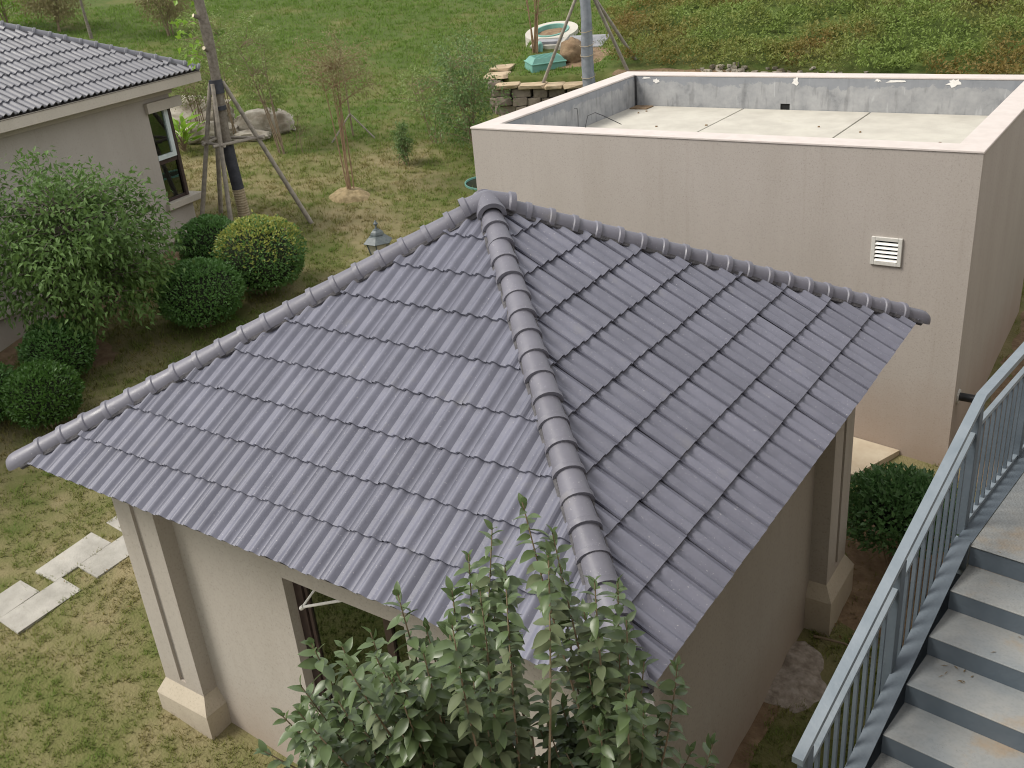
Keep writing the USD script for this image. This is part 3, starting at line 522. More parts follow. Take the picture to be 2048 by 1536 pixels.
# ------------------------------------------------------------------ steel stairs
SP = V(4.303, -.744, .064); sp = math.radians(-97.2545); sd = V(math.cos(sp), math.sin(sp), 0); sw = V(-sd[1], sd[0], 0); GO, RI, WD = .325, .15, 1.30
sb = lambda a0, a1, w0, w1, z0, z1, c=0: oriented((a0, w0, z0), (a1, w1, z1), SP, sd, sw, UP, c)
stair = thing("steel_staircase", "grey-blue painted steel outdoor staircase with baluster railing, at the lower right", "staircase", SP + V(0, 0, -3))
sl_ = RI / GO
def flight(w0, w1, off0, off1, a0, a1):
    """Bar following the flight between slope offsets off0 and off1 (vertical)."""
    c = [(a0, off0), (a1, off0), (a1, off1), (a0, off1)]; P = lambda a, w, o: SP + sd * a + sw * w + UP * (-sl_ * a + o)
    v = [P(a, w0, o) for a, o in c] + [P(a, w1, o) for a, o in c]
    return np.array(v), np.array([[0, 3, 2, 1], [4, 5, 6, 7], [0, 1, 5, 4], [1, 2, 6, 5], [2, 3, 7, 6], [3, 0, 4, 7]])
NS = 14; LAND = -2.6
land = part(stair, "landing", sb(LAND, 0, .0, WD, -.012, 0, .003), M_tread)
part(stair, "landing_beam", cat_([sb(LAND, .02, -.10, -.004, -.20, .0), sb(LAND, .02, WD + .004, WD + .08, -.2, 0), sb(-.006, 0.0, .0, WD, -.15, -.0125), sb(LAND, LAND + .08, 0, WD, -.2, -.0125)]), M_steel)
for k in range(1, NS):
    st = part(stair, "tread", sb((k - 1) * GO, k * GO + .012, .004, WD - .004, -k * RI - .010, -k * RI, .003), M_tread)
    part(st, "riser", sb(k * GO + .000, k * GO + .008, .004, WD - .004, -(k + 1) * RI + .001, -k * RI - .011), M_steel)
part(stair, "tread", sb(-.0 - .03, .012, .004, WD - .004, -.0005, .006, .002), M_tread)
AE = NS * GO
part(stair, "stringer", cat_([flight(-.10, 0, .022, .034, .0, AE), flight(-.10, -.092, -.26, .022, .0, AE), flight(-.092, 0, -.26, -.25, 0, AE)]), M_steel)
part(stair, "stringer", cat_([flight(WD, WD + .08, .022, .034, .0, AE), flight(WD, WD + .008, -.26, .022, .0, AE)]), M_steel)
rw = -.12
# handrail, rails, posts, balusters
def railz(a): return .985 if a <= -.236 else .985 - .4560 * (a + .236)
def railbar(a0, a1, w0, w1, o0, o1):
    """Bar that follows the rail: o0..o1 below the rail top."""
    pts = [a for a in (a0, -.236, a1) if a0 <= a <= a1]; vs, fs, o = [], [], 0
    for p, q_ in zip(pts[:-1], pts[1:]):
        v = []
        for w in (w0, w1):
            for a, oo in ((p, o0), (q_, o0), (q_, o1), (p, o1)): v.append(SP + sd * a + sw * w + UP * (railz(a) - oo))
        vs.append(np.array(v)); fs.append(np.array([[0, 3, 2, 1], [4, 5, 6, 7], [0, 1, 5, 4], [1, 2, 6, 5], [2, 3, 7, 6], [3, 0, 4, 7]]) + o); o += 8
    return np.vstack(vs), np.vstack(fs)
part(stair, "handrail", railbar(LAND, 2.20, rw - .031, rw + .031, 0.0, .042), M_rail)
posts = [-1.33, -.19, .955, 2.10]
for a in posts:
    zb = -.05 if a < -.1 else -sl_ * a - .16
    part(stair, "post", sb(a - .035, a + .035, rw - .03, rw + .03, zb, railz(a) - .045, .004), M_steel)
spans = [(LAND, posts[0] - .035), (posts[0] + .035, posts[1] - .035), (posts[1] + .035, posts[2] - .035), (posts[2] + .035, posts[3] - .035)]
for a0, a1 in spans:
    part(stair, "upper_rail", railbar(a0, a1, rw - .017, rw + .017, .205, .235), M_rail)
    lo = .955 if a1 < 0 else 1.01
    part(stair, "lower_rail", railbar(a0, a1, rw - .02, rw + .02, lo - .0, lo + .03), M_rail)
    nb = max(2, int(round((a1 - a0) / .122))); 
    for k in range(1, nb):
        a = a0 + (a1 - a0) * k / nb
        part(stair, "baluster", sb(a - .011, a + .011, rw - .011, rw + .011, railz(a) - lo - .002, railz(a) - .236), M_steel)
for a in (LAND + .1, -.12):
    for w in (-.05, WD + .04):
        gp = SP + sd * a + sw * w
        part(stair, "support_post", sb(a - .05, a + .05, w - .05, w + .05, float(T(gp[0], gp[1])) - .3 - SP[2], -.2), M_steel)


# ------------------------------------------------------------------ path, patches, stones
slab_spots = [(-5.66, -1.67, "pale stone slab, upper of the big pair left of the shed column"), (-5.27, -1.34, "pale stone slab half hidden behind the shed's left corner column"), (-5.66, -.62, "small visible tip of a pale stone slab just above the shed's left column"),
              (-5.67, -2.70, "pale stone slab cut by the left picture edge"), (-5.27, -2.40, "pale veined stone slab, lowest and longest on the lawn"), (-5.27, -3.46, None), (-5.67, -3.74, None)]
r = np.random.default_rng(3)
for x, y, lab in slab_spots:
    if lab is None: continue
    z = float(T(x, y)); mm = cbox(V(-.195, -.415, -.06), V(.195, .415, .016), .006)
    v = np.array(mm.vertices); v = v + .006 * r.normal(size=v.shape); a = r.normal(0, .012)
    v = v @ np.array([[math.cos(a), math.sin(a), 0], [-math.sin(a), math.cos(a), 0], [0, 0, 1]]); v[:, 2] += -.10 * v[:, 0] + .07 * v[:, 1]
    solo("paving_slab", (v + V(x, y, z), np.array(mm.faces)), M_slab, label=lab, cat="paving slab", group="stepping slabs in the lawn")
def sheet(outline, h, material, name, label, cat=None, kind=None, seed=0, n=26, dome=.04):
    """Low uneven mound or patch following the ground, inside an outline."""
    o = np.array(outline, float); c = o.mean(0); rr = np.linspace(0, 1, 9); ang = np.linspace(0, 2 * np.pi, n, endpoint=False)
    oa = np.arctan2(*(o - c).T[::-1]); orad = np.linalg.norm(o - c, axis=1); k = np.argsort(oa)
    R = np.interp(ang, np.r_[oa[k] - 2 * np.pi, oa[k], oa[k] + 2 * np.pi], np.r_[orad[k]] .tolist() * 3)
    R = R * (1 + .16 * (meshkit.noise(np.stack([np.cos(ang) * 2.5 + seed, np.sin(ang) * 2.5, 0 * ang], -1), seed) - .5) * 2)
    v = []
    for t in rr:
        p = c + np.stack([np.cos(ang) * R * t, np.sin(ang) * R * t], 1)
        z = Tb(p[:, 0], p[:, 1]) + h * (1 - t ** 3) - .02 * (t > .99) + dome * (meshkit.noise(np.c_[p * 6, 0 * p[:, 0]], seed + 1) - .5) * (t < .99)
        v.append(np.c_[p, z])
    v = np.vstack(v); q = []
    for a in range(len(rr) - 1):
        for b in range(n): q.append([a * n + b, (a + 1) * n + b, (a + 1) * n + (b + 1) % n, a * n + (b + 1) % n])
    return solo(name, (v, np.array(q)), material, True, label, cat, kind=kind)
sheet([(2.36, .55), (2.62, .62), (2.82, 1.3), (2.78, 1.62), (2.45, 1.75), (2.36, 1.3)], .05, M_patch, "cement_spill", "dried grey cement spill at the foot of the shed's right wall", "cement spill", seed=4, dome=.06)
solo("concrete_path", (lambda: (lambda v: (v, np.array([[0, 1, 2, 3], [4, 7, 6, 5], [0, 3, 7, 4], [1, 5, 6, 2], [0, 4, 5, 1], [3, 2, 6, 7]])))(np.array([(x, y, float(T(x, y)) + dz) for dz in (.10, -.3) for x, y in ((.3, 4.75), (2.10, 4.75), (2.45, 5.59), (.3, 5.59))])[[0, 1, 2, 3, 4, 5, 6, 7]]))(), M_strip, kind="structure")

sheet([(2.6, 1.9), (4.2, 2.2), (4.3, 4.4), (2.9, 5.0), (2.2, 4.5), (2.6, 3.2)], .02, M_soil, "shrub_bed", None, kind="structure", seed=9)
sheet([(-11.35, 5.9), (-10.5, 6.3), (-10.6, 7.2), (-11.6, 7.3), (-11.9, 6.4)], .02, M_soil, "tree_pit", None, kind="structure", seed=10)
sheet([(-10.0, 1.3), (-9.5, 1.2), (-9.3, 1.8), (-9.7, 2.1), (-10.3, 2.0)], .02, M_soil, "tree_pit", None, kind="structure", seed=13)
def strip(p0, p1, wd, h, material, name, seed=0):
    """Long uneven band of ground from p0 to p1."""
    p0, p1 = V(*p0), V(*p1); n_ = int(np.linalg.norm(p1 - p0) / .12) + 2; t = np.linspace(0, 1, n_); d = unit(p1 - p0); q_ = V(-d[1], d[0]); v = []
    for k, s in enumerate(np.linspace(-1, 1, 9)):
        w = wd / 2 * (1 + .5 * (meshkit.fbm(np.stack([t * n_ * .3, 0 * t + s, 0 * t], -1), 3, seed) - .5)); p = p0 + (p1 - p0) * t[:, None] + q_ * (s * w)[:, None]
        z = Tb(p[:, 0], p[:, 1]) + h * (1 - abs(s) ** 3) - .02 * (abs(s) > .99) + .04 * (meshkit.noise(np.c_[p * 6, 0 * p[:, 0]], seed + 1) - .5) * (abs(s) < .99); v.append(np.c_[p, z])
    i, j = np.meshgrid(np.arange(8), np.arange(n_ - 1), indexing="ij"); f = np.stack([i * n_ + j, i * n_ + j + 1, (i + 1) * n_ + j + 1, (i + 1) * n_ + j], -1).reshape(-1, 4)[:, ::-1]
    return solo(name, (np.vstack(v), f), material, True, kind="structure")
def stone(c, s, seed, X=V(1, 0, 0), Y=V(0, 1, 0), rough=.12, sub=True):
    rr = np.random.default_rng(seed); k = V(*[1] * 3)
    p = np.array([(a, b, d) for a in (-1, 1) for b in (-1, 1) for d in (-1, 1)], float) * .5
    p = np.vstack([p * V(1, .8, .8), p * V(.82, 1, .86), p * V(.86, .8, 1)]) + rr.normal(0, rough * .35, (24, 3))
    mm = trimesh.convex.convex_hull(p * np.array(s)); v = np.array(mm.vertices)
    return (v[:, :1] * X + v[:, 1:2] * Y + v[:, 2:] * UP + np.asarray(c, float), np.array(mm.faces))
strip((2.50, -2.4), (2.50, 1.0), .22, .02, M_soil, "soil_edge", 8)
strip((3.7, 5.4), (3.6, 11), 1.1, .02, M_soil, "bank_soil", 19)
strip((-8.2, 17.35), (-2, 17.75), .5, .03, M_soil, "bank_foot", 12); strip((-2, 17.75), (5, 18.6), .5, .03, M_soil, "bank_foot", 13)
strip(H(-6.8, .12, 0)[:2], H(4.6, .12, 0)[:2], .75, .03, M_soil, "house_edging", 14)
rw_ = thing("retaining_wall", "low rough stone retaining wall on the lawn just left of and beyond the flat-roofed block", "wall", (-11.0, 15.75, float(T(-10.8, 15.3))))
r = np.random.default_rng(17)
for run in range(2):
    o, X, Ln = ((V(-11.0, 15.75, 0), V(.92, .39, 0), 2.0) if run == 0 else (V(-11.2, 16.0, 0), V(-.39, .92, 0), 1.5))
    Y = np.cross(UP, X)
    for c in range(4):
        a = -.1 * (c % 2)
        while a < Ln:
            L = r.uniform(.32, .62); p = o + X * (a + L / 2); zb = float(T(*(p - Y * .5 * (1 if run == 0 else -1))[:2]))
            part(rw_, "stone", stone(p + UP * (zb + .10 + c * .235) + Y * r.normal(0, .02), (L - .03, .36, .22), int(r.integers(1e6)), X, Y), M_wallstone)
            a += L
    a = 0
    while a < Ln:
        L = r.uniform(.5, .9); p = o + X * (a + L / 2); zb = float(T(*(p - Y * .5 * (1 if run == 0 else -1))[:2]))
        part(rw_, "cap_stone", stone(p + UP * (zb + .965) + Y * .02, (L - .01, .62, .10), int(r.integers(1e6)), X, Y), M_capstone); a += L
def rock(c, s, seed, label, yawr=0):
    ic = trimesh.creation.icosphere(3); v = np.array(ic.vertices); k = .72 + .62 * meshkit.fbm(v * 1.6 + seed * 3.1, 4, seed); v = v * k[:, None]
    v = np.clip(v, -.95, .95) + .25 * (meshkit.fbm(v * 5 + seed, 3, seed + 2) - .5)[:, None] * v
    v = v * np.array(s) * .62; cy, sy = math.cos(yawr), math.sin(yawr)
    v = np.c_[v[:, 0] * cy - v[:, 1] * sy, v[:, 0] * sy + v[:, 1] * cy, v[:, 2]]
    z = float(T(c[0], c[1])); solo("garden_rock", (v + V(c[0], c[1], z + s[2] * .30), np.array(ic.faces)), M_rock, 35, label, "rock", "rocks behind the propped tree")
rock((-18.5, 11.2), (2.2, 1.0, .95), 2, "long pale-topped brown rock beside the house corner window", .6)
rock((-16.15, 11.95), (1.35, .75, .68), 5, "jagged whitish rock to the right of the propped tree trunk", .65)
rock((-17.2, 10.75), (1.5, .8, .5), 7, "low flat whitish rock left of the propped tree, behind the lime plant", .6)
rock((-16.1, 11.3), (.95, .4, .26), 9, "low pale kerb-like rock right behind the propped tree", .5)
r = np.random.default_rng(23); acc = []
for k in range(90):
    x = r.uniform(-5.9, -1.6); y = 17.75 + .13 * (x + 5) + r.normal(0, .14); s = r.uniform(.04, .13) * (1.5 if k < 8 else 1)
    acc.append(stone(V(x, y, float(Tb(x, y)) + s * .3), (s, s * .8, s * .6), k + 100, V(math.cos(k), math.sin(k), 0), V(-math.sin(k), math.cos(k), 0), rough=.38))
solo("rubble", cat_(acc), M_rock, label="strip of small pale rubble just beyond the block's back parapet", cat="rubble", kind="stuff")

# ------------------------------------------------------------------ garden lamp
LZ = float(T(-6.6, 5.61)); lp = V(-6.6, 5.61, LZ); ltop = -.512
lamp = thing("garden_lamp", "grey hexagonal garden lantern peeking over the shed's left roof ridge", "lamp", lp)
part(lamp, "post", cat_([lathe([(.16, -.1), (.16, .04), (.10, .08), (.06, .16), (.045, .25), (.04, .55), (.06, .60), (.045, .66), (.10, .74)], lp, 16)]), M_lamp, 40)
zc = ltop - LZ - .40
part(lamp, "lantern_base", cat_([lathe([(.02, zc - .44), (.13, zc - .43), (.135, zc - .39), (.12, zc - .37), (.0, zc - .37)], lp, 6)]), M_lamp)
for k in range(6):
    a0, a1 = k * math.pi / 3, (k + 1) * math.pi / 3; P = lambda a, rr, z: lp + V(rr * math.cos(a), rr * math.sin(a), z)
    part(lamp, "pane", (np.array([P(a0, .118, zc - .37), P(a1, .118, zc - .37), P(a1, .205, zc - .012), P(a0, .205, zc - .012)]), np.array([[0, 1, 2, 3]])), M_lampglass)
    part(lamp, "lantern_bar", rod(P(a0, .122, zc - .38), P(a0, .213, zc - .008), .011, sides=5), M_lamp)
lid = part(lamp, "lid", lathe([(.20, zc - .02), (.265, zc - .012), (.272, zc + .0), (.26, zc + .012), (.155, zc + .095), (.150, zc + .105), (.130, zc + .110)], lp, 6), M_lamp)
part(lid, "dome", lathe([(.128, zc + .108), (.124, zc + .14), (.105, zc + .175), (.07, zc + .205), (.05, zc + .21), (.052, zc + .222), (.03, zc + .228), (0, zc + .229)], lp, 6), M_lamp)
part(lid, "finial", lathe([(.028, zc + .228), (.020, zc + .25), (.016, zc + .28), (.03, zc + .30), (.043, zc + .318), (.040, zc + .33), (.022, zc + .345), (.018, zc + .365), (.0, zc + .385)], lp, 12), M_lamp, 40)

# ------------------------------------------------------------------ plants
def shell_bush(name, label, group, c, w, h, nl, ll, ml, seed, stems=True, gold=False, loose=.0, lift=.0, kind="mid", squash=1.0, core=.80):
    r = np.random.default_rng(seed); c = V(c[0], c[1], float(T(*c))); b = thing(name, label, "bush", c, group)
    rx, rz = w / 2, h * (.5 + .02); zc = lift + (h - lift) * .52; rz = (h - lift) * .52
    d = rdir(nl, r); d[:, 2] = np.where(d[:, 2] < -.75, -d[:, 2], d[:, 2])
    bump = 1 + .10 * (meshkit.fbm(d * 2.2 + seed, 3, seed) - .5) * 2 + .05 * (meshkit.noise(d * 7, seed + 4) - .5) * 2
    dep = 1 - np.abs(r.normal(0, .07 + loose, nl)); dep = np.where(meshkit.noise(d * 11, seed + 6) > .86, dep + r.uniform(.0, .13, nl), dep); flat = np.where(d[:, 2] > 0, 1.0, .93)
    P = d * bump[:, None] * dep[:, None] * V(rx, rx * squash, rz) * flat[:, None] + c + V(0, 0, zc)
    D = unit(d * V(1, 1, 1.0) + rdir(nl, r) * .9 + V(0, 0, .35)); N = unit(d + rdir(nl, r) * .7)
    L = ll * r.uniform(.7, 1.25, nl)
    top = (d[:, 2] + r.normal(0, .25, nl) > .36) & (r.random(nl) < .72) if gold else np.zeros(nl, bool)
    part(b, "foliage", leaves(P[~top], D[~top], N[~top], L[~top], L[~top] * .52, kind), ml, kind="stuff")
    if gold: part(b, "new_growth", leaves(P[top], D[top], N[top], L[top], L[top] * .55, kind), L_gold, label="yellow new leaves on the crown", kind="stuff")
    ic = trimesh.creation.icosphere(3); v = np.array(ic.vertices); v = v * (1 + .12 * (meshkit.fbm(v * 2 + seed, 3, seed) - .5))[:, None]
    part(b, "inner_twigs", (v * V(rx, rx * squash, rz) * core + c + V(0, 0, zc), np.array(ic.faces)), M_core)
    ns = 7; acc = []
    for k in range(ns):
        a = r.uniform(0, 6.28); q_ = V(math.cos(a), math.sin(a), 0) * rx * r.uniform(.15, .55)
        acc.append(tube(bez(c + q_ * .25 - UP * .08, c + q_ * .6 + UP * h * .2, c + q_ + UP * h * .55), [.018, .016, .014, .012, .010, .009, .008], 5))
    part(b, "stem", cat_(acc), M_twig)
    return b
GB = "clipped round bushes on the lawn"
shell_bush("round_bush", "dark green clipped bush touching the house end, behind the golden one", None, (-10.5, 5.05), 1.30, 1.05, 6500, .055, L_box, 41)
shell_bush("round_bush", "largest round bush, its dome tipped with yellow new leaves", None, (-8.85, 4.85), 1.68, 1.42, 9500, .055, L_box, 42, gold=True)
shell_bush("round_bush", "dark green clipped bush nearest the shed ridge, in front of the golden one", None, (-8.9, 3.4), 1.52, 1.15, 9000, .055, L_box, 43)
shell_bush("round_bush", "dark bush in shade under the leafy tree on the left", None, (-9.5, .95), 1.15, .95, 6000, .06, L_box, 44, loose=.04)
shell_bush("round_bush", "bright green loose bush just left of the shed's lower left ridge", None, (-8.55, .02), 1.15, .95, 7500, .055, L_boxb, 45, loose=.05)
shell_bush("round_bush", "dim green bush cut by the left picture edge", None, (-9.35, -.45), 1.15, .95, 6000, .055, L_box, 46, loose=.05)
wb = shell_bush("whorled_bush", "dark glossy bush with bare stems between shed column and stair railing", None, (2.98, 3.42), 1.42, 1.14, 5200, .08, L_pitt, 47, lift=.30, loose=.20, core=.5)

def crown_tree(name, label, cat, base, height, centre, rad, ntip, nl, ll, ml, mb, seed, tr=.05, droop=.25, group=None, stems=1, wl=.42, kind="small", spread=.16, low=.15, upb=.25, forkz=.3):
    """Tapered stems that fork to tips spread through an ellipsoid crown; leaf clusters round the tips."""
    r = np.random.default_rng(seed); b = V(base[0], base[1], float(T(*base))); t = thing(name, label, cat, b, group)
    cc = b + V(*centre); tips = []
    while len(tips) < ntip:
        d = rdir(1, r)[0] * r.random() ** (1 / 2.4); p = cc + d * V(*rad)
        if p[2] > b[2] + low: tips.append(p)
    tips = np.array(tips); acc = []; roots = [b + V(*(r.normal(0, .07 * (stems > 1), 2)), -.1) for _ in range(stems)]
    forks = []
    for k, rt0 in enumerate(roots):
        a = r.uniform(0, 6.28); off = V(math.cos(a) * rad[0], math.sin(a) * rad[1], 0) * (.35 if stems > 1 else .08)
        topp = cc + off + UP * rad[2] * .35; mid = (rt0 + topp) / 2 + V(*r.normal(0, .06, 2), 0) - off * .25
        pts = bez(rt0, mid, topp, 9); forks.append(pts); acc.append(tube(pts, np.linspace(tr, tr * .25, 9), 7))
    if stems == 1: part(t, "trunk", acc[0], mb, 60)
    else: part(t, "stems", cat_(acc), mb, 60)
    acc = []
    for p in tips:
        pts = forks[int(r.integers(stems))]; d = np.linalg.norm(pts - p, axis=1) + 1.2 * np.maximum(0, pts[:, 2] - p[2] + .15) * 2
        k = max(int(9 * forkz), int(np.argmin(d))); s = pts[k]; mid = s * .45 + p * .55 + UP * .12 * np.linalg.norm(p - s)
        acc.append(tube(bez(s, mid, p, 5), np.linspace(max(.006, tr * .22), .004, 5), 4, False))
    part(t, "branches", cat_(acc), mb, kind="stuff")
    k = r.integers(0, ntip, nl); P = tips[k] + r.normal(0, spread, (nl, 3)) * V(1, 1, .8)
    D = unit(unit(P - cc) * .6 + rdir(nl, r) * .8 - UP * droop + UP * upb * 0); N = unit(UP + rdir(nl, r) * .8)
    L = ll * r.uniform(.65, 1.25, nl)
    part(t, "foliage", leaves(P, D, N, L, L * wl, kind, curl=.25), ml, kind="stuff")
    return t
crown_tree("broadleaf_tree", "full leafy green tree in front of the house, at the left edge", "tree", (-9.95, 1.75), 4, (.18, .13, 1.92), (1.45, 1.45, 1.40), 270, 15500, .115, L_tree, M_bark, 51, .075, .32, wl=.42, kind="mid", spread=.17, low=.55)
crown_tree("multistem_shrub", "tall thin shrub with bare stems and reddish-brown top on a straw mound", "shrub", (-10.9, 9.5), 3.6, (.0, .1, 2.85), (1.0, 1.0, .8), 76, 2900, .065, L_red, M_redtwig, 52, .020, .0, stems=6, spread=.12, low=1.4)
crown_tree("young_tree", "slender young tree held by three short stakes, behind the reddish shrub", "tree", (-13.64, 12.7), 2.2, (.0, .0, 2.2), (.55, .55, .7), 20, 420, .06, L_olive, M_twig, 53, .028, spread=.12, low=1.0)
yt = "/World/young_tree"
for k, (dx, dy) in enumerate(((-.25, -.62), (.66, .2), (-.5, .5))):
    g0 = V(-13.64 + dx, 12.7 + dy, float(T(-13.64 + dx, 12.7 + dy)) - .05); part(yt, "stake", rod(g0, V(-13.64, 12.7, float(T(-13.64, 12.7)) + .62), .022, sides=6), M_pole)
crown_tree("small_shrub", "small upright dark green shrub alone on the lawn", "shrub", (-11.0, 11.65), .95, (0, 0, .58), (.24, .24, .46), 60, 1300, .065, L_climb, M_twig, 54, .012, stems=5, spread=.06, low=.12)
crown_tree("climbing_shrub", "loose green shrub leaning beside the stone wall at the block's left end", "shrub", (-9.5, 12.6), 3, (-.3, .1, 1.65), (1.0, .95, 1.4), 130, 4200, .09, L_climb, M_twig, 55, .022, stems=7, spread=.14, low=.25)
crown_tree("climbing_shrub", "thin pale shrub on the lawn left of the stone wall", "shrub", (-11.3, 13.3), 2, (-.2, .1, 1.25), (1.15, 1.0, .6), 60, 1700, .09, L_pale, M_twig, 56, .012, stems=5, spread=.11, low=.3)
crown_tree("sparse_shrub", "tall see-through shrub with pale leaves right behind the propped tree", "shrub", (-14.4, 10.8), 3, (-.5, .1, 2.2), (.9, .85, 1.2), 80, 2300, .09, L_pale, M_twig, 57, .02, stems=5, spread=.10, low=.7)
crown_tree("sparse_shrub", "thin pale shrub whose top shows left of the propped tree trunk", "shrub", (-16.4, 11.0), 3, (-.1, .0, 2.3), (.95, .85, 1.2), 76, 2100, .09, L_pale, M_twig, 58, .02, stems=4, spread=.10, low=.8)
crown_tree("sparse_shrub", "little pale sapling with few leaves right of the propped tree's ring", "shrub", (-14.05, 11.15), 1.3, (.1, .1, .75), (.3, .3, .5), 12, 160, .07, L_pale, M_twig, 59, .01, stems=2, spread=.07, low=.1)
crown_tree("olive_shrub", "olive-brown bushy shrub directly behind the house roof corner", "shrub", (-17.2, 10.6), 2, (-.1, .1, 1.35), (.85, .8, .62), 60, 2600, .055, L_olive, M_twig, 60, .02, stems=6, spread=.13, low=.6)
crown_tree("twiggy_shrub", "leafless multi-stemmed shrub in front of the round well kerb", "shrub", (-11.7, 18.9), 3, (.0, .1, 2.4), (1.4, 1.3, 1.5), 90, 1100, .08, L_pale, M_redtwig, 61, .022, stems=9, spread=.09, low=.9)
crown_tree("red_shrub", "reddish bush on the far lawn above the house roof, left one", "shrub", (-33.5, 17.6), 2, (0, 0, 1.35), (1.3, 1.3, 1.05), 130, 5200, .11, L_red, M_twig, 62, .03, stems=4, spread=.2, low=.4)
crown_tree("far_tree", "small thin tree with dark straight trunk on the far lawn", "tree", (-31.0, 17.25), 3.4, (0, 0, 2.5), (1.1, 1.1, 1.0), 80, 1800, .10, L_olive, M_bark, 63, .075, spread=.2, low=1.2)
crown_tree("red_shrub", "reddish-olive bush on the far lawn, just left of the propped tree's trunk top", "shrub", (-28.5, 18.9), 2, (0, 0, 1.35), (1.0, 1.0, 1.05), 110, 4000, .10, L_red, M_twig, 64, .03, stems=4, spread=.17, low=.4)
crown_tree("yellow_shrub", "yellowing bush in the top left corner beyond the roof", "shrub", (-36.0, 16.9), 2, (0, 0, 1.5), (1.4, 1.4, 1.3), 120, 4600, .11, L_lime, M_twig, 65, .03, stems=5, spread=.2, low=.4)
crown_tree("sparse_shrub", "small pale shrub peeping over the house roof's right end", "shrub", (-23.8, 16.3), 1.4, (0, 0, .9), (.5, .5, .6), 26, 420, .07, L_pale, M_twig, 66, .014, stems=3, spread=.10, low=.3)
crown_tree("sparse_shrub", "pale low shrub on the bank left of the twiggy shrub", "shrub", (-12.4, 16.8), 1.6, (-.2, 0, 1.0), (.8, .7, .8), 50, 1300, .085, L_pale, M_twig, 67, .014, stems=4, spread=.11, low=.3)

# lime broad-leaved plant
r = np.random.default_rng(71); c = V(-16.9, 9.75, float(T(-16.9, 9.75))); b = thing("broadleaf_plant", "lime-green broad-leaved plant beside the house corner window", "plant", c)
k = 60; a = r.uniform(0, 6.28, k); rr = r.uniform(.05, .5, k); hh = r.uniform(.15, .75, k)
P = c + np.stack([np.cos(a) * rr, np.sin(a) * rr, hh], 1); D = unit(np.stack([np.cos(a), np.sin(a), r.uniform(.4, 1.6, k)], 1)); Lf = leaves(P, D, UP + rdir(k, r) * .5, r.uniform(.28, .45, k), r.uniform(.10, .16, k), "full", curl=.3)
nt = 24
for q_ in range(k): part(b, "leaf", (Lf[0][q_ * 21:(q_ + 1) * 21], Lf[1][:nt]), L_lime, True)
part(b, "stem", cat_([tube(bez(c, (c + p) / 2 + UP * .1, p), .012, 5) for p in P[::3]]), M_twig)
# straw mounds
def mound(name, c, rad, h, material, label, cat, seed):
    ang = np.linspace(0, 6.283, 10, endpoint=False); sheet([(c[0] + math.cos(t) * rad, c[1] + math.sin(t) * rad * .8) for t in ang], h, material, name, label, cat, seed=seed, dome=.10)
mound("straw_mound", (-10.85, 9.35), .56, .12, M_straw, "tan straw-covered mound at the foot of the reddish shrub", "mound", 3)

# propped tree
tb = V(-11.26, 6.6, float(T(-11.26, 6.6))); pt_ = thing("propped_tree", "tall bare-trunked tree with dark wraps held by wooden props beside the house", "tree", tb)
r = np.random.default_rng(81); zz = np.linspace(-.1, 6.6, 26); pts = np.stack([tb[0] + .02 * np.sin(zz * 2.1), tb[1] + .02 * np.cos(zz * 1.7), tb[2] + zz], 1)
part(pt_, "trunk", tube(pts, .106 - .008 * zz / 6 + .006 * np.sin(zz * 5), 12), M_bark, 60)
def sleeve(z0, z1, rad, material, name, rib=0):
    n_ = max(8, int((z1 - z0) * 60)) if rib else 8; s = np.linspace(z0, z1, n_); R = np.full(n_, rad) + (rib * np.sin(np.arange(n_) * 2.1) if rib else 0)
    P = np.stack([np.interp(s, zz, pts[:, 0]), np.interp(s, zz, pts[:, 1]), tb[2] + s], 1); part(pt_, name, tube(P, R, 14), material, 50)
sleeve(-.05, .36, .128, M_wrap, "dark_wrap", .003); sleeve(.36, 1.02, .120, M_rope, "straw_rope", .008); sleeve(1.02, 1.95, .122, M_wrap, "dark_wrap", .003)
hold = 3.05; feet = [V(-12.30, 6.22, 0), V(-11.08, 6.05, 0), V(-10.52, 7.80, 0), V(-12.75, 7.2, 0)]; poles = []
for f in feet:
    f[2] = float(T(f[0], f[1])) - .06; d = unit((tb - f) * V(1, 1, 0)); top = tb + UP * (hold + .1) - d * .13; f2 = f
    poles.append((f2, top)); part(pt_, "prop", rod(f2, top, .052, .042, 9), M_pole, 50)
for k in range(4):
    q0 = [(a + (b_ - a) * ((1.98 + tb[2] - a[2]) / (b_[2] - a[2]))) for a, b_ in (poles[k], poles[(k + 1) % 4])]
    d = unit(q0[1] - q0[0]); part(pt_, "tie_bar", rod(q0[0] - d * .16, q0[1] + d * .16, .032, sides=8), M_pole, 50)
part(pt_, "binding", tube([tb + UP * (hold - .10), tb + UP * (hold + .16)], .135, 12), M_wrap, 40); part(pt_, "binding", tube([tb + UP * (hold - .42) + V(.0, -.03, 0), tb + UP * (hold - .34) + V(0, -.03, 0)], .13, 12), M_wrap, 40)
for k, (h_, a) in enumerate(((3.75, -1.2), (4.35, -1.75), (4.95, -1.0), (5.5, -1.6), (5.75, 2.4), (4.6, 2.2))):
    d = V(math.cos(a), math.sin(a), .45); d = unit(d); p = tb + UP * h_; sx = part(pt_, "branch_stub", rod(p, p + d * .20, .045, .038, 8), M_bark, 50); part(sx, "cut_face", rod(p + d * .2, p + d * .206, .036, sides=8), M_cut)
k = 90; hh = np.r_[r.uniform(3.5, 4.4, 45), r.uniform(4.6, 5.9, 45)]; P = tb + np.stack([-.28 + r.normal(0, .10, k), -.22 + r.normal(0, .10, k), hh], 1)
P[70:] = tb + np.stack([.25 + r.normal(0, .12, 20), .12 + r.normal(0, .1, 20), r.uniform(5.6, 6.2, 20)], 1)
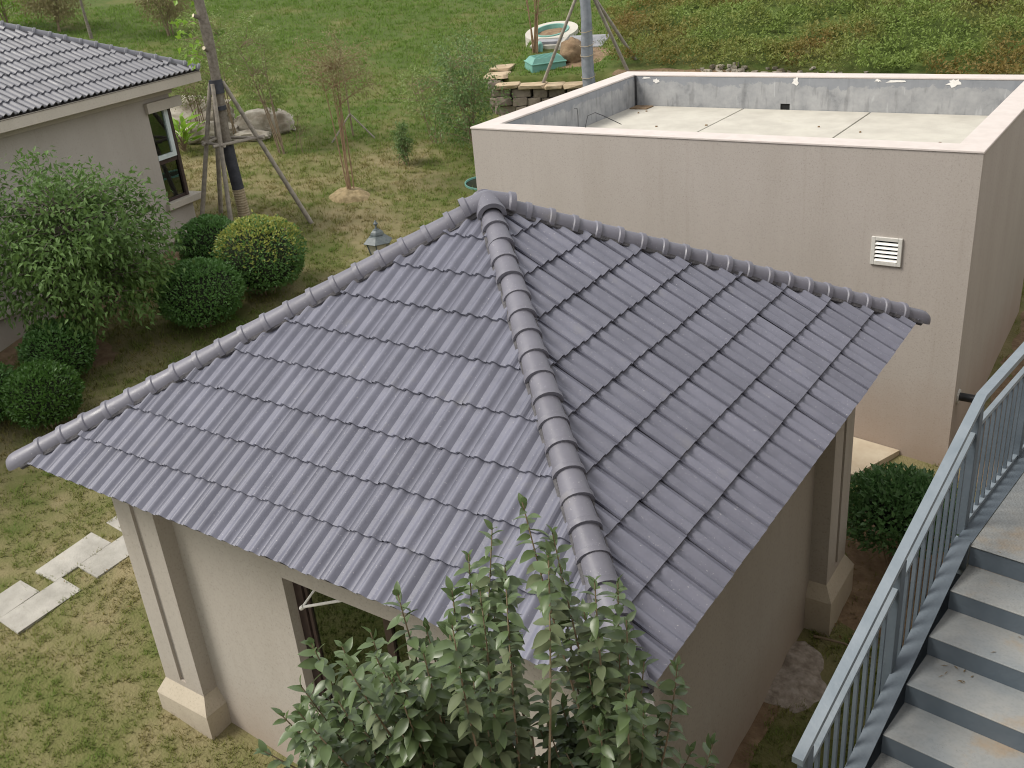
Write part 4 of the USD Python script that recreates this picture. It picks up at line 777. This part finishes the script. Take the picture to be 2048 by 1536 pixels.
part(pt_, "foliage", leaves(P, rdir(k, r) - UP * .5, UP + rdir(k, r), r.uniform(.09, .16, k), r.uniform(.07, .11, k), "mid"), L_lime, kind="stuff")
part(pt_, "twig", cat_([tube([tb + UP * h_, tb + UP * (h_ + .12) + V(-.15, -.1, 0), tb + UP * (h_ + .1) + V(-.34, -.25, 0)], .008, 4) for h_ in (3.6, 3.9, 4.2, 4.9, 5.3)]), M_twig)

# wrapped palm behind the block
pb_ = V(-8.5, 16.45, float(T(-8.5, 16.45))); palm = thing("wrapped_trunk", "grey-blue wrapped straight tree trunk on three props behind the block's left corner", "tree", pb_)
zz = np.linspace(-.2, 5.5, 60); Rr = .165 - .03 * S((zz - 1.0) / 2.2) + .03 * np.exp(-((zz - .6) / .35) ** 2) - .0
part(palm, "trunk", tube(np.stack([pb_[0] + .015 * np.sin(zz * 3), pb_[1] + 0 * zz, pb_[2] + zz], 1), Rr + .004 * np.sin(np.arange(60) * 1.9), 14), M_palmwrap, 50)
for z0 in (.45, .9, 1.2, 1.75, 2.0, 2.35): part(palm, "tie_cord", tube(np.array([pb_ + V(math.cos(a) * .19, math.sin(a) * .19, z0 + .05 * math.sin(a)) for a in np.linspace(0, 6.28, 14)]), .008, 4), M_rope)
jt = pb_ + UP * 3.35
for fx, fy in ((-10.3, 16.25), (-7.88, 17.5), (-8.1, 18.35)):
    f = V(fx, fy, float(T(fx, fy)) - .05); part(palm, "prop", rod(f, jt - unit((jt - f) * V(1, 1, 0)) * .13, .048, .042, 8), M_pole, 50)

# drainage works on the bank
c = V(-12.4, 20.95, float(T(-12.4, 20.95))); well = thing("well_kerb", "round pale concrete kerb with teal inner lip and soil inside, on the bank", "kerb", c)
def ringm(r0, r1, z0, z1, tilt=V(.0, 0, 0), sides=36, ey=1.0):
    v, q = lathe([(r0, z0), (r1, z0), (r1, z1), (r0, z1), (r0, z0)], (0, 0, 0), sides); v = v * V(1, ey, 1); v[:, 2] += .22 * v[:, 1] - .05 * v[:, 0]; return v + c, q
part(well, "kerb_ring", ringm(.56, .84, -.2, .16), M_concrete, 40); part(well, "teal_lip", ringm(.50, .555, -.2, .19), M_green, 40)
v, q = lathe([(0, .06), (.25, .08), (.499, .03)], (0, 0, 0), 24); v[:, 2] += .22 * v[:, 1] - .05 * v[:, 0] + .05 * meshkit.noise(v * 8, 3); part(well, "soil_fill", (v + c, q), M_soil, True)
def hillbox(name, lo, hi, c, yaw_, label, cat, material, tilt=.2, ch=.02):
    c = V(c[0], c[1], float(T(*c))); X = unit(V(math.cos(yaw_), math.sin(yaw_), 0)); Y = unit(V(-X[1], X[0], tilt)); Z = np.cross(X, Y)
    return c, X, Y, Z
c, X, Y, Z = hillbox("", 0, 0, (-11.3, 19.85), .25, "", "", None)
pan = thing("chamber_cover", "grey metal chamber covers with pale frame beside the round kerb", "cover", c)
part(pan, "frame", cat_([oriented((-.95, -.38, -.2), (-.05, -.30, .14), c, X, Y, Z), oriented((-.95, .30, -.2), (-.05, .38, .14), c, X, Y, Z), oriented((-.03, -.55, -.2), (.06, .5, .16), c, X, Y, Z), oriented((-.95, -.3, -.2), (-.87, .3, .14), c, X, Y, Z)]), M_concrete)
part(pan, "open_pit", oriented((-.87, -.3, -.3), (-.05, .1, .03), c, X, Y, Z), M_void); part(pan, "cover_plate", oriented((-.87, .05, .02), (-.05, .3, .12), c, X, Y, Z, .01), M_metalgrey)
part(pan, "cover_plate", oriented((.08, -.55, -.1), (1.35, .5, .12), c, X, Y, Z, .015), M_metalgrey)
c, X, Y, Z = hillbox("", 0, 0, (-10.5, 17.5), .95, "", "", None, .12)
gb = thing("green_box", "teal-green plastic box with ribbed sloping lid lying on the bank", "box", c)
v = np.array([(sx * a, sy * b_, z) for z, a, b_ in ((-.06, .52, .30), (.20, .50, .28), (.33, .40, .20)) for sx, sy in ((-1, -1), (1, -1), (1, 1), (-1, 1))], float)
v = c + v[:, :1] * X + v[:, 1:2] * Y + v[:, 2:] * Z; q = [[k * 4 + j_, k * 4 + (j_ + 1) % 4, (k + 1) * 4 + (j_ + 1) % 4, (k + 1) * 4 + j_] for k in range(2) for j_ in range(4)] + [[8, 9, 10, 11]]
part(gb, "body", (v, np.array(q)), M_green)
part(gb, "lid_rim", oriented((-.53, -.31, .175), (.53, .31, .205), c, X, Y, Z, .008), M_green)
for k in range(5): part(gb, "lid_rib", oriented((-.36, -.15 + k * .075 - .012, .325), (.36, -.15 + k * .075 + .012, .345), c, X, Y, Z), M_green)
c = V(-10.0, 18.2, float(T(-10, 18.2))); ic = trimesh.creation.icosphere(3); v = np.array(ic.vertices); v = v * (.8 + .5 * meshkit.fbm(v * 3, 4, 6))[:, None]
solo("root_ball", (v * V(.34, .34, .38) + c + UP * .22, np.array(ic.faces)), M_soil, True, "brown dug-up root ball of soil beside the wrapped trunk", "root ball")
sheet([(-11.2, 17.9), (-9.6, 17.6), (-9.0, 18.6), (-9.3, 19.6), (-10.8, 19.3)], .04, M_soil, "dug_soil", None, kind="structure", seed=33)
c = V(-11.75, 19.25, float(T(-11.75, 19.25))); solo("drain_elbow", tube(np.array([c + V(-.3, .3, .05), c + V(-.05, .05, .18), c + V(.1, -.15, .15), c + V(.12, -.2, -.2)]), .07, 10), M_green, 50, "short teal pipe elbow below the round kerb", "pipe")
c = V(-8.55, 11.45, float(T(-8.55, 11.45))); mh = thing("planting_ring", "green-rimmed ring of dark soil at the block's left wall foot", "planter", c)
v, q = lathe([(.40, -.1), (.425, -.1), (.425, .05), (.40, .05), (.40, -.1)], (0, 0, 0), 28); v[:, 2] += .07 * v[:, 1] - .1 * v[:, 0]; part(mh, "rim", (v + c, q), M_green, 40)
v, q = lathe([(0, .02), (.2, .03), (.40, -.01)], (0, 0, 0), 18); v[:, 2] += .07 * v[:, 1] - .1 * v[:, 0] + .04 * meshkit.noise(v * 9, 5); part(mh, "soil_fill", (v + c, q), M_core, True)

# foreground privet
TIPS = np.array([[2.27, -4.91, 0.97], [2.38, -4.86, 1.18], [2.33, -4.7, 1.19], [2.32, -4.59, 1.33], [2.33, -4.44, 1.21], [2.51, -4.42, 1.34], [2.66, -4.37, 1.56], [2.75, -4.33, 1.4], [2.72, -4.1, 1.43], [2.72, -3.96, 1.52], [2.91, -4.01, 1.75], [3.13, -4.08, 1.98], [3.2, -3.99, 1.8], [3.04, -3.72, 1.39], [3.21, -3.81, 1.3], [3.38, -3.98, 1.62], [3.36, -3.76, 1.46], [3.45, -3.86, 1.36], [3.48, -3.77, 1.09], [3.6, -3.69, 1.06], [3.54, -3.75, 0.78], [3.6, -3.55, 0.42], [3.72, -3.58, 0.55], [2.07, -4.6, 0.42], [2.23, -4.39, 0.13], [2.63, -5.09, 1.1], [3.03, -4.39, 1.27], [2.71, -4.56, 0.69], [2.45, -4.7, 0.73], [3.35, -4.02, 1.19], [3.25, -3.9, 0.73], [2.29, -4.24, 0.99], [2.43, -4.84, 0.72], [3.3, -3.44, 0.23], [2.83, -3.96, 1.23], [3.09, -4.05, 0.73], [2.75, -4.79, 1.05], [3.16, -4.09, 0.86], [3.32, -3.97, 1.18], [3.16, -3.75, 0.72], [2.69, -3.79, -0.2], [3.3, -4.23, 0.75], [3.16, -4.07, 0.48], [2.68, -3.84, 0.69], [2.94, -4.71, 1.38], [2.47, -4.06, 0.32], [3.24, -3.43, 0.37], [2.67, -4.82, 0.86], [2.55, -4.07, 1.01], [3.3, -3.84, 1.17], [2.52, -4.48, 0.84], [2.51, -4.86, 0.77], [3.1, -4.55, 1.71], [2.21, -4.34, 0.66], [3.4, -3.85, 0.76], [3.13, -4.16, 0.55], [3.21, -3.84, 0.79], [3.08, -3.82, 0.72], [3.38, -4.29, 1.95], [2.65, -4.78, 1.32], [2.27, -4.72, 0.9], [3.44, -3.92, 0.98], [2.55, -4.16, 0.38], [3.38, -3.62, 0.49], [2.78, -4.59, 0.73], [3.26, -3.67, 0.54], [2.92, -4.15, 1.26], [2.33, -4.74, 1.06], [3.06, -4.57, 0.9], [2.88, -4.07, 0.95], [3.13, -3.92, 0.81], [2.97, -4.39, 1.0], [3.07, -4.36, 0.99], [3.35, -3.4, -0.15], [2.75, -4.59, 1.15], [2.52, -4.88, 1.28], [3.28, -3.7, 1.01], [2.77, -4.65, 1.49], [3.07, -3.98, 0.95], [2.81, -4.25, 1.16], [3.34, -3.62, 0.71], [2.68, -4.59, 1.29], [2.43, -4.84, 0.64], [2.78, -4.81, 1.58], [2.44, -4.5, 0.84], [3.62, -3.94, 0.44], [3.17, -4.38, 0.68], [3.21, -3.64, 0.67], [2.61, -4.43, 0.74], [2.14, -4.58, 0.4], [2.59, -3.93, 0.75], [2.69, -4.45, 0.48], [2.96, -4.62, 1.28], [2.87, -4.7, 1.48], [3.17, -4.46, 1.44], [2.65, -4.88, 0.82], [2.88, -4.64, 0.69], [2.99, -4.64, 0.92], [2.19, -4.72, 0.38], [2.71, -4.64, 1.09], [3.56, -4.14, 0.59], [2.97, -4.21, 1.49], [3.31, -4.18, 0.83], [2.71, -4.47, 1.04], [3.15, -4.14, 0.66], [2.88, -4.33, 1.44], [3.44, -3.73, 0.48], [2.83, -3.89, 0.69], [2.32, -4.27, 0.76], [3.01, -4.48, 0.61], [3.24, -3.94, 0.8], [3.38, -3.81, 1.11], [2.35, -4.32, 0.77], [2.98, -4.65, 0.94], [3.47, -3.6, -0.04], [2.67, -4.77, 0.97], [2.97, -4.59, 1.55], [2.24, -4.43, 0.87], [2.82, -4.83, 0.97], [2.07, -4.52, 0.8], [3.11, -3.56, 1.02], [2.48, -4.48, 1.0], [2.53, -4.7, 0.53], [3.06, -4.27, 1.07], [3.08, -3.92, 0.04], [2.22, -4.69, 0.5], [2.96, -4.38, 0.93], [2.87, -4.7, 1.24], [3.13, -4.24, 1.67], [3.51, -4.0, 0.81], [2.87, -3.75, -0.26], [3.22, -3.84, 0.88], [2.91, -3.95, 1.52], [2.75, -4.03, 0.76], [2.05, -4.46, 0.77], [2.89, -4.67, 1.49], [2.9, -4.71, 1.21], [2.83, -4.64, 1.41], [3.02, -3.63, -0.25], [2.89, -4.34, 1.45], [2.77, -4.02, 0.98], [3.16, -3.99, 0.31], [2.24, -4.37, 0.1], [2.32, -4.56, 1.0], [3.48, -4.24, 0.63], [2.44, -4.56, 0.88], [3.21, -3.91, 0.68], [2.46, -4.51, 0.64], [3.62, -4.05, 1.1], [2.7, -4.4, 1.05], [2.22, -4.48, 0.4], [2.55, -5.08, 0.94], [2.66, -4.49, 0.99], [2.26, -4.41, 0.34], [2.53, -4.51, 1.14], [2.15, -4.52, 0.16], [3.18, -3.66, 0.64], [2.94, -4.58, 1.17], [2.52, -4.97, 0.96], [3.45, -3.71, 0.39], [3.61, -4.17, 1.3], [2.73, -4.75, 1.17], [2.63, -4.57, 0.74], [2.65, -4.36, 1.1], [3.41, -3.47, 0.34], [3.19, -3.9, 0.61], [2.88, -4.1, 1.48], [3.54, -3.77, 0.33], [3.02, -4.62, 0.86], [2.34, -4.56, 0.29], [3.5, -4.21, 1.1], [3.11, -4.44, 1.13], [3.03, -4.55, 0.71], [2.22, -4.67, 0.9], [3.25, -3.56, 0.8], [2.33, -4.42, 0.6], [2.15, -4.5, 0.61], [2.66, -4.45, 0.55], [3.33, -3.54, 0.35], [2.61, -4.91, 1.29], [2.88, -4.48, 1.13], [2.67, -4.28, 0.56], [2.38, -4.44, 0.47], [2.94, -4.5, 1.15], [3.4, -4.01, 1.1], [3.57, -4.01, 1.02], [2.62, -4.29, 0.69], [2.98, -4.64, 1.03]])
r = np.random.default_rng(91); root = V(3.02, -4.02, float(T(3.02, -4.02))); pv_ = thing("privet_tree", "tall leafy privet in front of the shed's near corner, its pointed top over the roof", "tree", root)
stems, Pl, Dl, Nl, Ll, old = [], [], [], [], [], []
trunks = []
for k in range(6):
    a = k * 1.05 + r.normal(0, .2); b0 = root + V(math.cos(a), math.sin(a), 0) * .10; t1 = root + V(math.cos(a), math.sin(a), 0) * r.uniform(.25, .5) + UP * (3.4 + r.uniform(-.3, .4))
    tk = bez(b0 - UP * .1, (b0 + t1) / 2 + V(*r.normal(0, .05, 2), .2), t1, 12); trunks.append(tk); part(pv_, "stem", tube(tk, np.linspace(.032, .010, 12), 7), M_twig, 60)
for k, tip in enumerate(TIPS):
    best = min(trunks, key=lambda tk: np.min(np.linalg.norm((tk - tip)[:, :2], axis=1)))
    want = tip[2] - r.uniform(.55, .95); s = best[np.argmin(np.abs(best[:, 2] - want))]
    mid = s + (tip - s) * V(.62, .62, .38) + V(*r.normal(0, .03, 3)); sh = bez(s, mid, tip, 14); stems.append(tube(sh, np.linspace(.008, .0028, 14), 5, False))
    seg = np.linalg.norm(np.diff(sh, axis=0), axis=1); cum = np.r_[0, np.cumsum(seg)]; Lt = cum[-1]; reach = min(Lt * .97, r.uniform(.75, 1.25)); ph = r.uniform(0, 3.14); s_at = 0.012; node = 0
    while s_at < reach:
        p = np.array([np.interp(Lt - s_at, cum, sh[:, i_]) for i_ in range(3)]); tg = unit(np.array([np.interp(min(Lt, Lt - s_at + .02), cum, sh[:, i_]) for i_ in range(3)]) - np.array([np.interp(Lt - s_at - .02, cum, sh[:, i_]) for i_ in range(3)]))
        e1 = unit(np.cross(tg, V(.3, .5, .8))); e2 = np.cross(tg, e1); aa = ph + node * 1.5708 + r.normal(0, .15)
        for sg in (1, -1):
            if r.random() < .06 + .35 * (s_at / reach) ** 3: continue
            sidev = (e1 * math.cos(aa) + e2 * math.sin(aa)) * sg; young = max(0, 1 - s_at / .10)
            d = unit(sidev * (1 - .55 * young) + tg * (.45 + .9 * young) - UP * (.25 + .2 * r.random()) * (1 - young) + r.normal(0, .20, 3)); nn = unit(np.cross(np.cross(d, UP + sidev * -.1), d) + r.normal(0, .38, 3))
            Pl.append(p); Dl.append(d); Nl.append(nn); Ll.append(r.uniform(.060, .104) * (1 - .40 * young)); old.append(s_at > .26 and r.random() < .75)
        s_at += r.uniform(.022, .038); node += 1
part(pv_, "twigs", cat_(stems), M_twig, kind="stuff")
Pl, Dl, Nl, Ll, old = map(np.array, (Pl, Dl, Nl, Ll, old)); near = np.argsort(np.linalg.norm(Pl - CAM, axis=1) - 1.0 * (Pl[:, 2] - 1.0)); pick = near[:300]; rest = near[300:]
lv = leaves(Pl, Dl, Nl, Ll, Ll * .50, "full", fold=.34, curl=.32); nv, nf = 21, 24
for k in pick: part(pv_, "leaf", (lv[0][k * nv:(k + 1) * nv], lv[1][:nf]), L_privet_old if old[k] else L_privet, True)
for flag, mt in ((False, L_privet), (True, L_privet_old)):
    ks = rest[old[rest] == flag]; part(pv_, "further_leaves", leaves(Pl[ks], Dl[ks], Nl[ks], Ll[ks], Ll[ks] * .50, "full", fold=.28, curl=.24), mt, True, kind="stuff")

# ------------------------------------------------------------------ ground cover and grass
def inside(x, y, mrg=0.0):
    """Where nothing grows."""
    o = ((x > wx0 - .12) & (x < wx1 + .1) & (y > wy0 - .12) & (y < wy1 + .1)) | ((x > bx0) & (x < bx1) & (y > by0) & (y < by1)) | ((x > .3) & (x < 2.85) & (y > 4.75) & (y < 5.6))
    q_ = np.stack([x, y], -1) - HO[:2]; s, n_ = q_ @ hd[:2], q_ @ hn[:2]; o |= (s < 4.5) & (n_ > .1) & (n_ < 9)
    for sx, sy, lab in slab_spots:
        if lab: o |= (np.abs(x - sx) < .16) & (np.abs(y - sy) < .375)
    for cx, cy, rad in ((-11.2, 6.6, .5), (-10.85, 9.35, .5), (-12.4, 20.95, .85), (-11.0, 19.85, .8), (-10.2, 18.4, .9), (-8.72, 11.35, .42), (-9.8, 1.7, .4), (2.6, 1.2, .38)): o |= (x - cx) ** 2 + (y - cy) ** 2 < rad ** 2
    wa, wb_ = (x + 11.05) * .92 + (y - 15.75) * .39, -(x + 11.05) * .39 + (y - 15.75) * .92; o |= (wb_ > -.2) & (wb_ < .5) & (wa > -.3) & (wa < 4.6)
    return o
def cover_zone(x, y):
    e = .5 * (meshkit.noise(np.stack([x * .8, y * .8, 0 * x], -1), 5) - .5)
    return (y + e > 17.75 + .10 * (x + 5)) & (x + .55 * (y - 18) + e > -8.7)
r = np.random.default_rng(101)
NT = 105000
az = r.uniform(-.80, .78, NT); u = r.random(NT); dmin, dmax = 4.0, 50.0; dist = (dmin ** .72 + u * (dmax ** .72 - dmin ** .72)) ** (1 / .72)
th_ = yaw - az; tx, ty = CAM[0] - np.sin(th_) * dist, CAM[1] + np.cos(th_) * dist
ok = ~inside(tx, ty) & ~cover_zone(tx, ty)
bed = ((tx > 2.5) & (tx < 4.4) & (ty > 2.0) & (ty < 5.2) | (tx > 3.05) & (tx < 4.6) & (ty > 5.4) & (ty < 11)) & (r.random(NT) < .8)
thin = (meshkit.fbm(np.stack([tx * .9, ty * .9, 0 * tx], -1), 3, 6) < .33) & (r.random(NT) < .35); ok &= ~bed & ~thin
tx, ty, dist = tx[ok], ty[ok], dist[ok]; nb = 7
bxx = np.repeat(tx, nb) + r.normal(0, 1, len(tx) * nb) * np.repeat(.022 * (dist / 10) ** .9, nb); byy = np.repeat(ty, nb) + r.normal(0, 1, len(tx) * nb) * np.repeat(.022 * (dist / 10) ** .9, nb)
sc = np.repeat((dist / 11) ** .55, nb); zb = Tb(bxx, byy); N_ = len(bxx); a = r.uniform(0, 6.28, N_); hgt = r.uniform(.028, .065, N_) * sc * np.where((bxx > 2.4), 1.3, 1.0); lean = r.uniform(.3, 1.3, N_); wdt = r.uniform(.0035, .0065, N_) * sc * 1.25
P0 = np.stack([bxx, byy, zb - .004], 1); dd = np.stack([np.cos(a), np.sin(a), 0 * a], 1); sdv = np.stack([-np.sin(a), np.cos(a), 0 * a], 1)
v = np.stack([P0 - sdv * wdt[:, None], P0 + sdv * wdt[:, None], P0 + dd * (hgt * lean)[:, None] + UP * hgt[:, None]], 1).reshape(-1, 3)
solo("grass", (v, np.arange(N_ * 3).reshape(-1, 3)), M_grass, label="short patchy lawn grass, greener up the slope", cat="grass", kind="stuff")
NC = 30000
cx, cy = r.uniform(-14, 9, NC), r.uniform(17.5, 31, NC); ok = cover_zone(cx, cy); cx, cy = cx[ok], cy[ok]
hb_ = meshkit.fbm(np.stack([cx * 1.4, cy * 1.4, 0 * cx], -1), 3, 8); ok = (hb_ > .30) | (r.random(len(cx)) < .35); cx, cy, hb_ = cx[ok], cy[ok], hb_[ok]
cz = Tb(cx, cy) + .05 + .65 * np.clip(hb_ - .2, 0, 1) + r.uniform(-.06, .1, len(cx)); k = 6; P = np.repeat(np.stack([cx, cy, cz], 1), k, 0) + r.normal(0, .06, (len(cx) * k, 3)); nl = len(P)
D = unit(rdir(nl, r) + UP * .6); Lc = r.uniform(.06, .12, nl)
solo("ground_cover", leaves(P, D, UP + rdir(nl, r) * .7, Lc, Lc * .55, "small"), L_cover, label="dense low yellow-green shrub cover on the slope behind the block", cat="ground cover", kind="stuff")
# litter: dry leaves
k = 420; lx, ly = r.uniform(2.55, 3.9, k), r.uniform(1.9, 4.6, k); P = np.stack([lx, ly, Tb(lx, ly) + .04], 1); D = rdir(k, r) * V(1, 1, .25); Lc = r.uniform(.03, .07, k)
k2 = 260; lx2, ly2 = r.uniform(-12, -4, k2), r.uniform(-3, 12, k2); g_ = ~inside(lx2, ly2); P2 = np.stack([lx2, ly2, Tb(lx2, ly2) + .05], 1)[g_]
P = np.vstack([P, P2]); D = np.vstack([D, rdir(len(P2), r) * V(1, 1, .25)]); Lc = np.r_[Lc, r.uniform(.03, .06, len(P2))]
solo("fallen_leaves", leaves(P, D, UP + rdir(len(P), r) * .4, Lc, Lc * .5, "mid"), L_dry, label="dry fallen leaves scattered on soil and lawn", cat="leaves", kind="stuff")
c = V(2.95, 1.75, float(T(2.95, 1.75)) + .06); solo("dry_stick", tube(np.array([c + V(-.38, .02, .02), c + V(-.05, .03, .04), c + V(.3, -.06, .03)]), [.014, .012, .008], 6), M_twig, label="dry stick lying across the cement spill", cat="stick")
k = 18; a0 = np.concatenate([r.uniform(.68, .80, 9), r.uniform(-1.5, 3.8, 9)]); w0 = np.concatenate([r.uniform(.08, .35, 9), r.uniform(.1, 1.2, 9)]); stp = np.maximum(0, np.ceil(a0 / GO)); P = SP + sd * a0[:, None] + sw * w0[:, None] + UP * (-stp * RI + .008)[:, None]
solo("straw_bits", leaves(P, rdir(k, r) * V(1, 1, .05), UP + rdir(k, r) * .2, r.uniform(.03, .07, k), r.uniform(.004, .010, k), "small"), L_dry, label="bits of dry straw lying on the stair treads", cat="straw", kind="stuff")
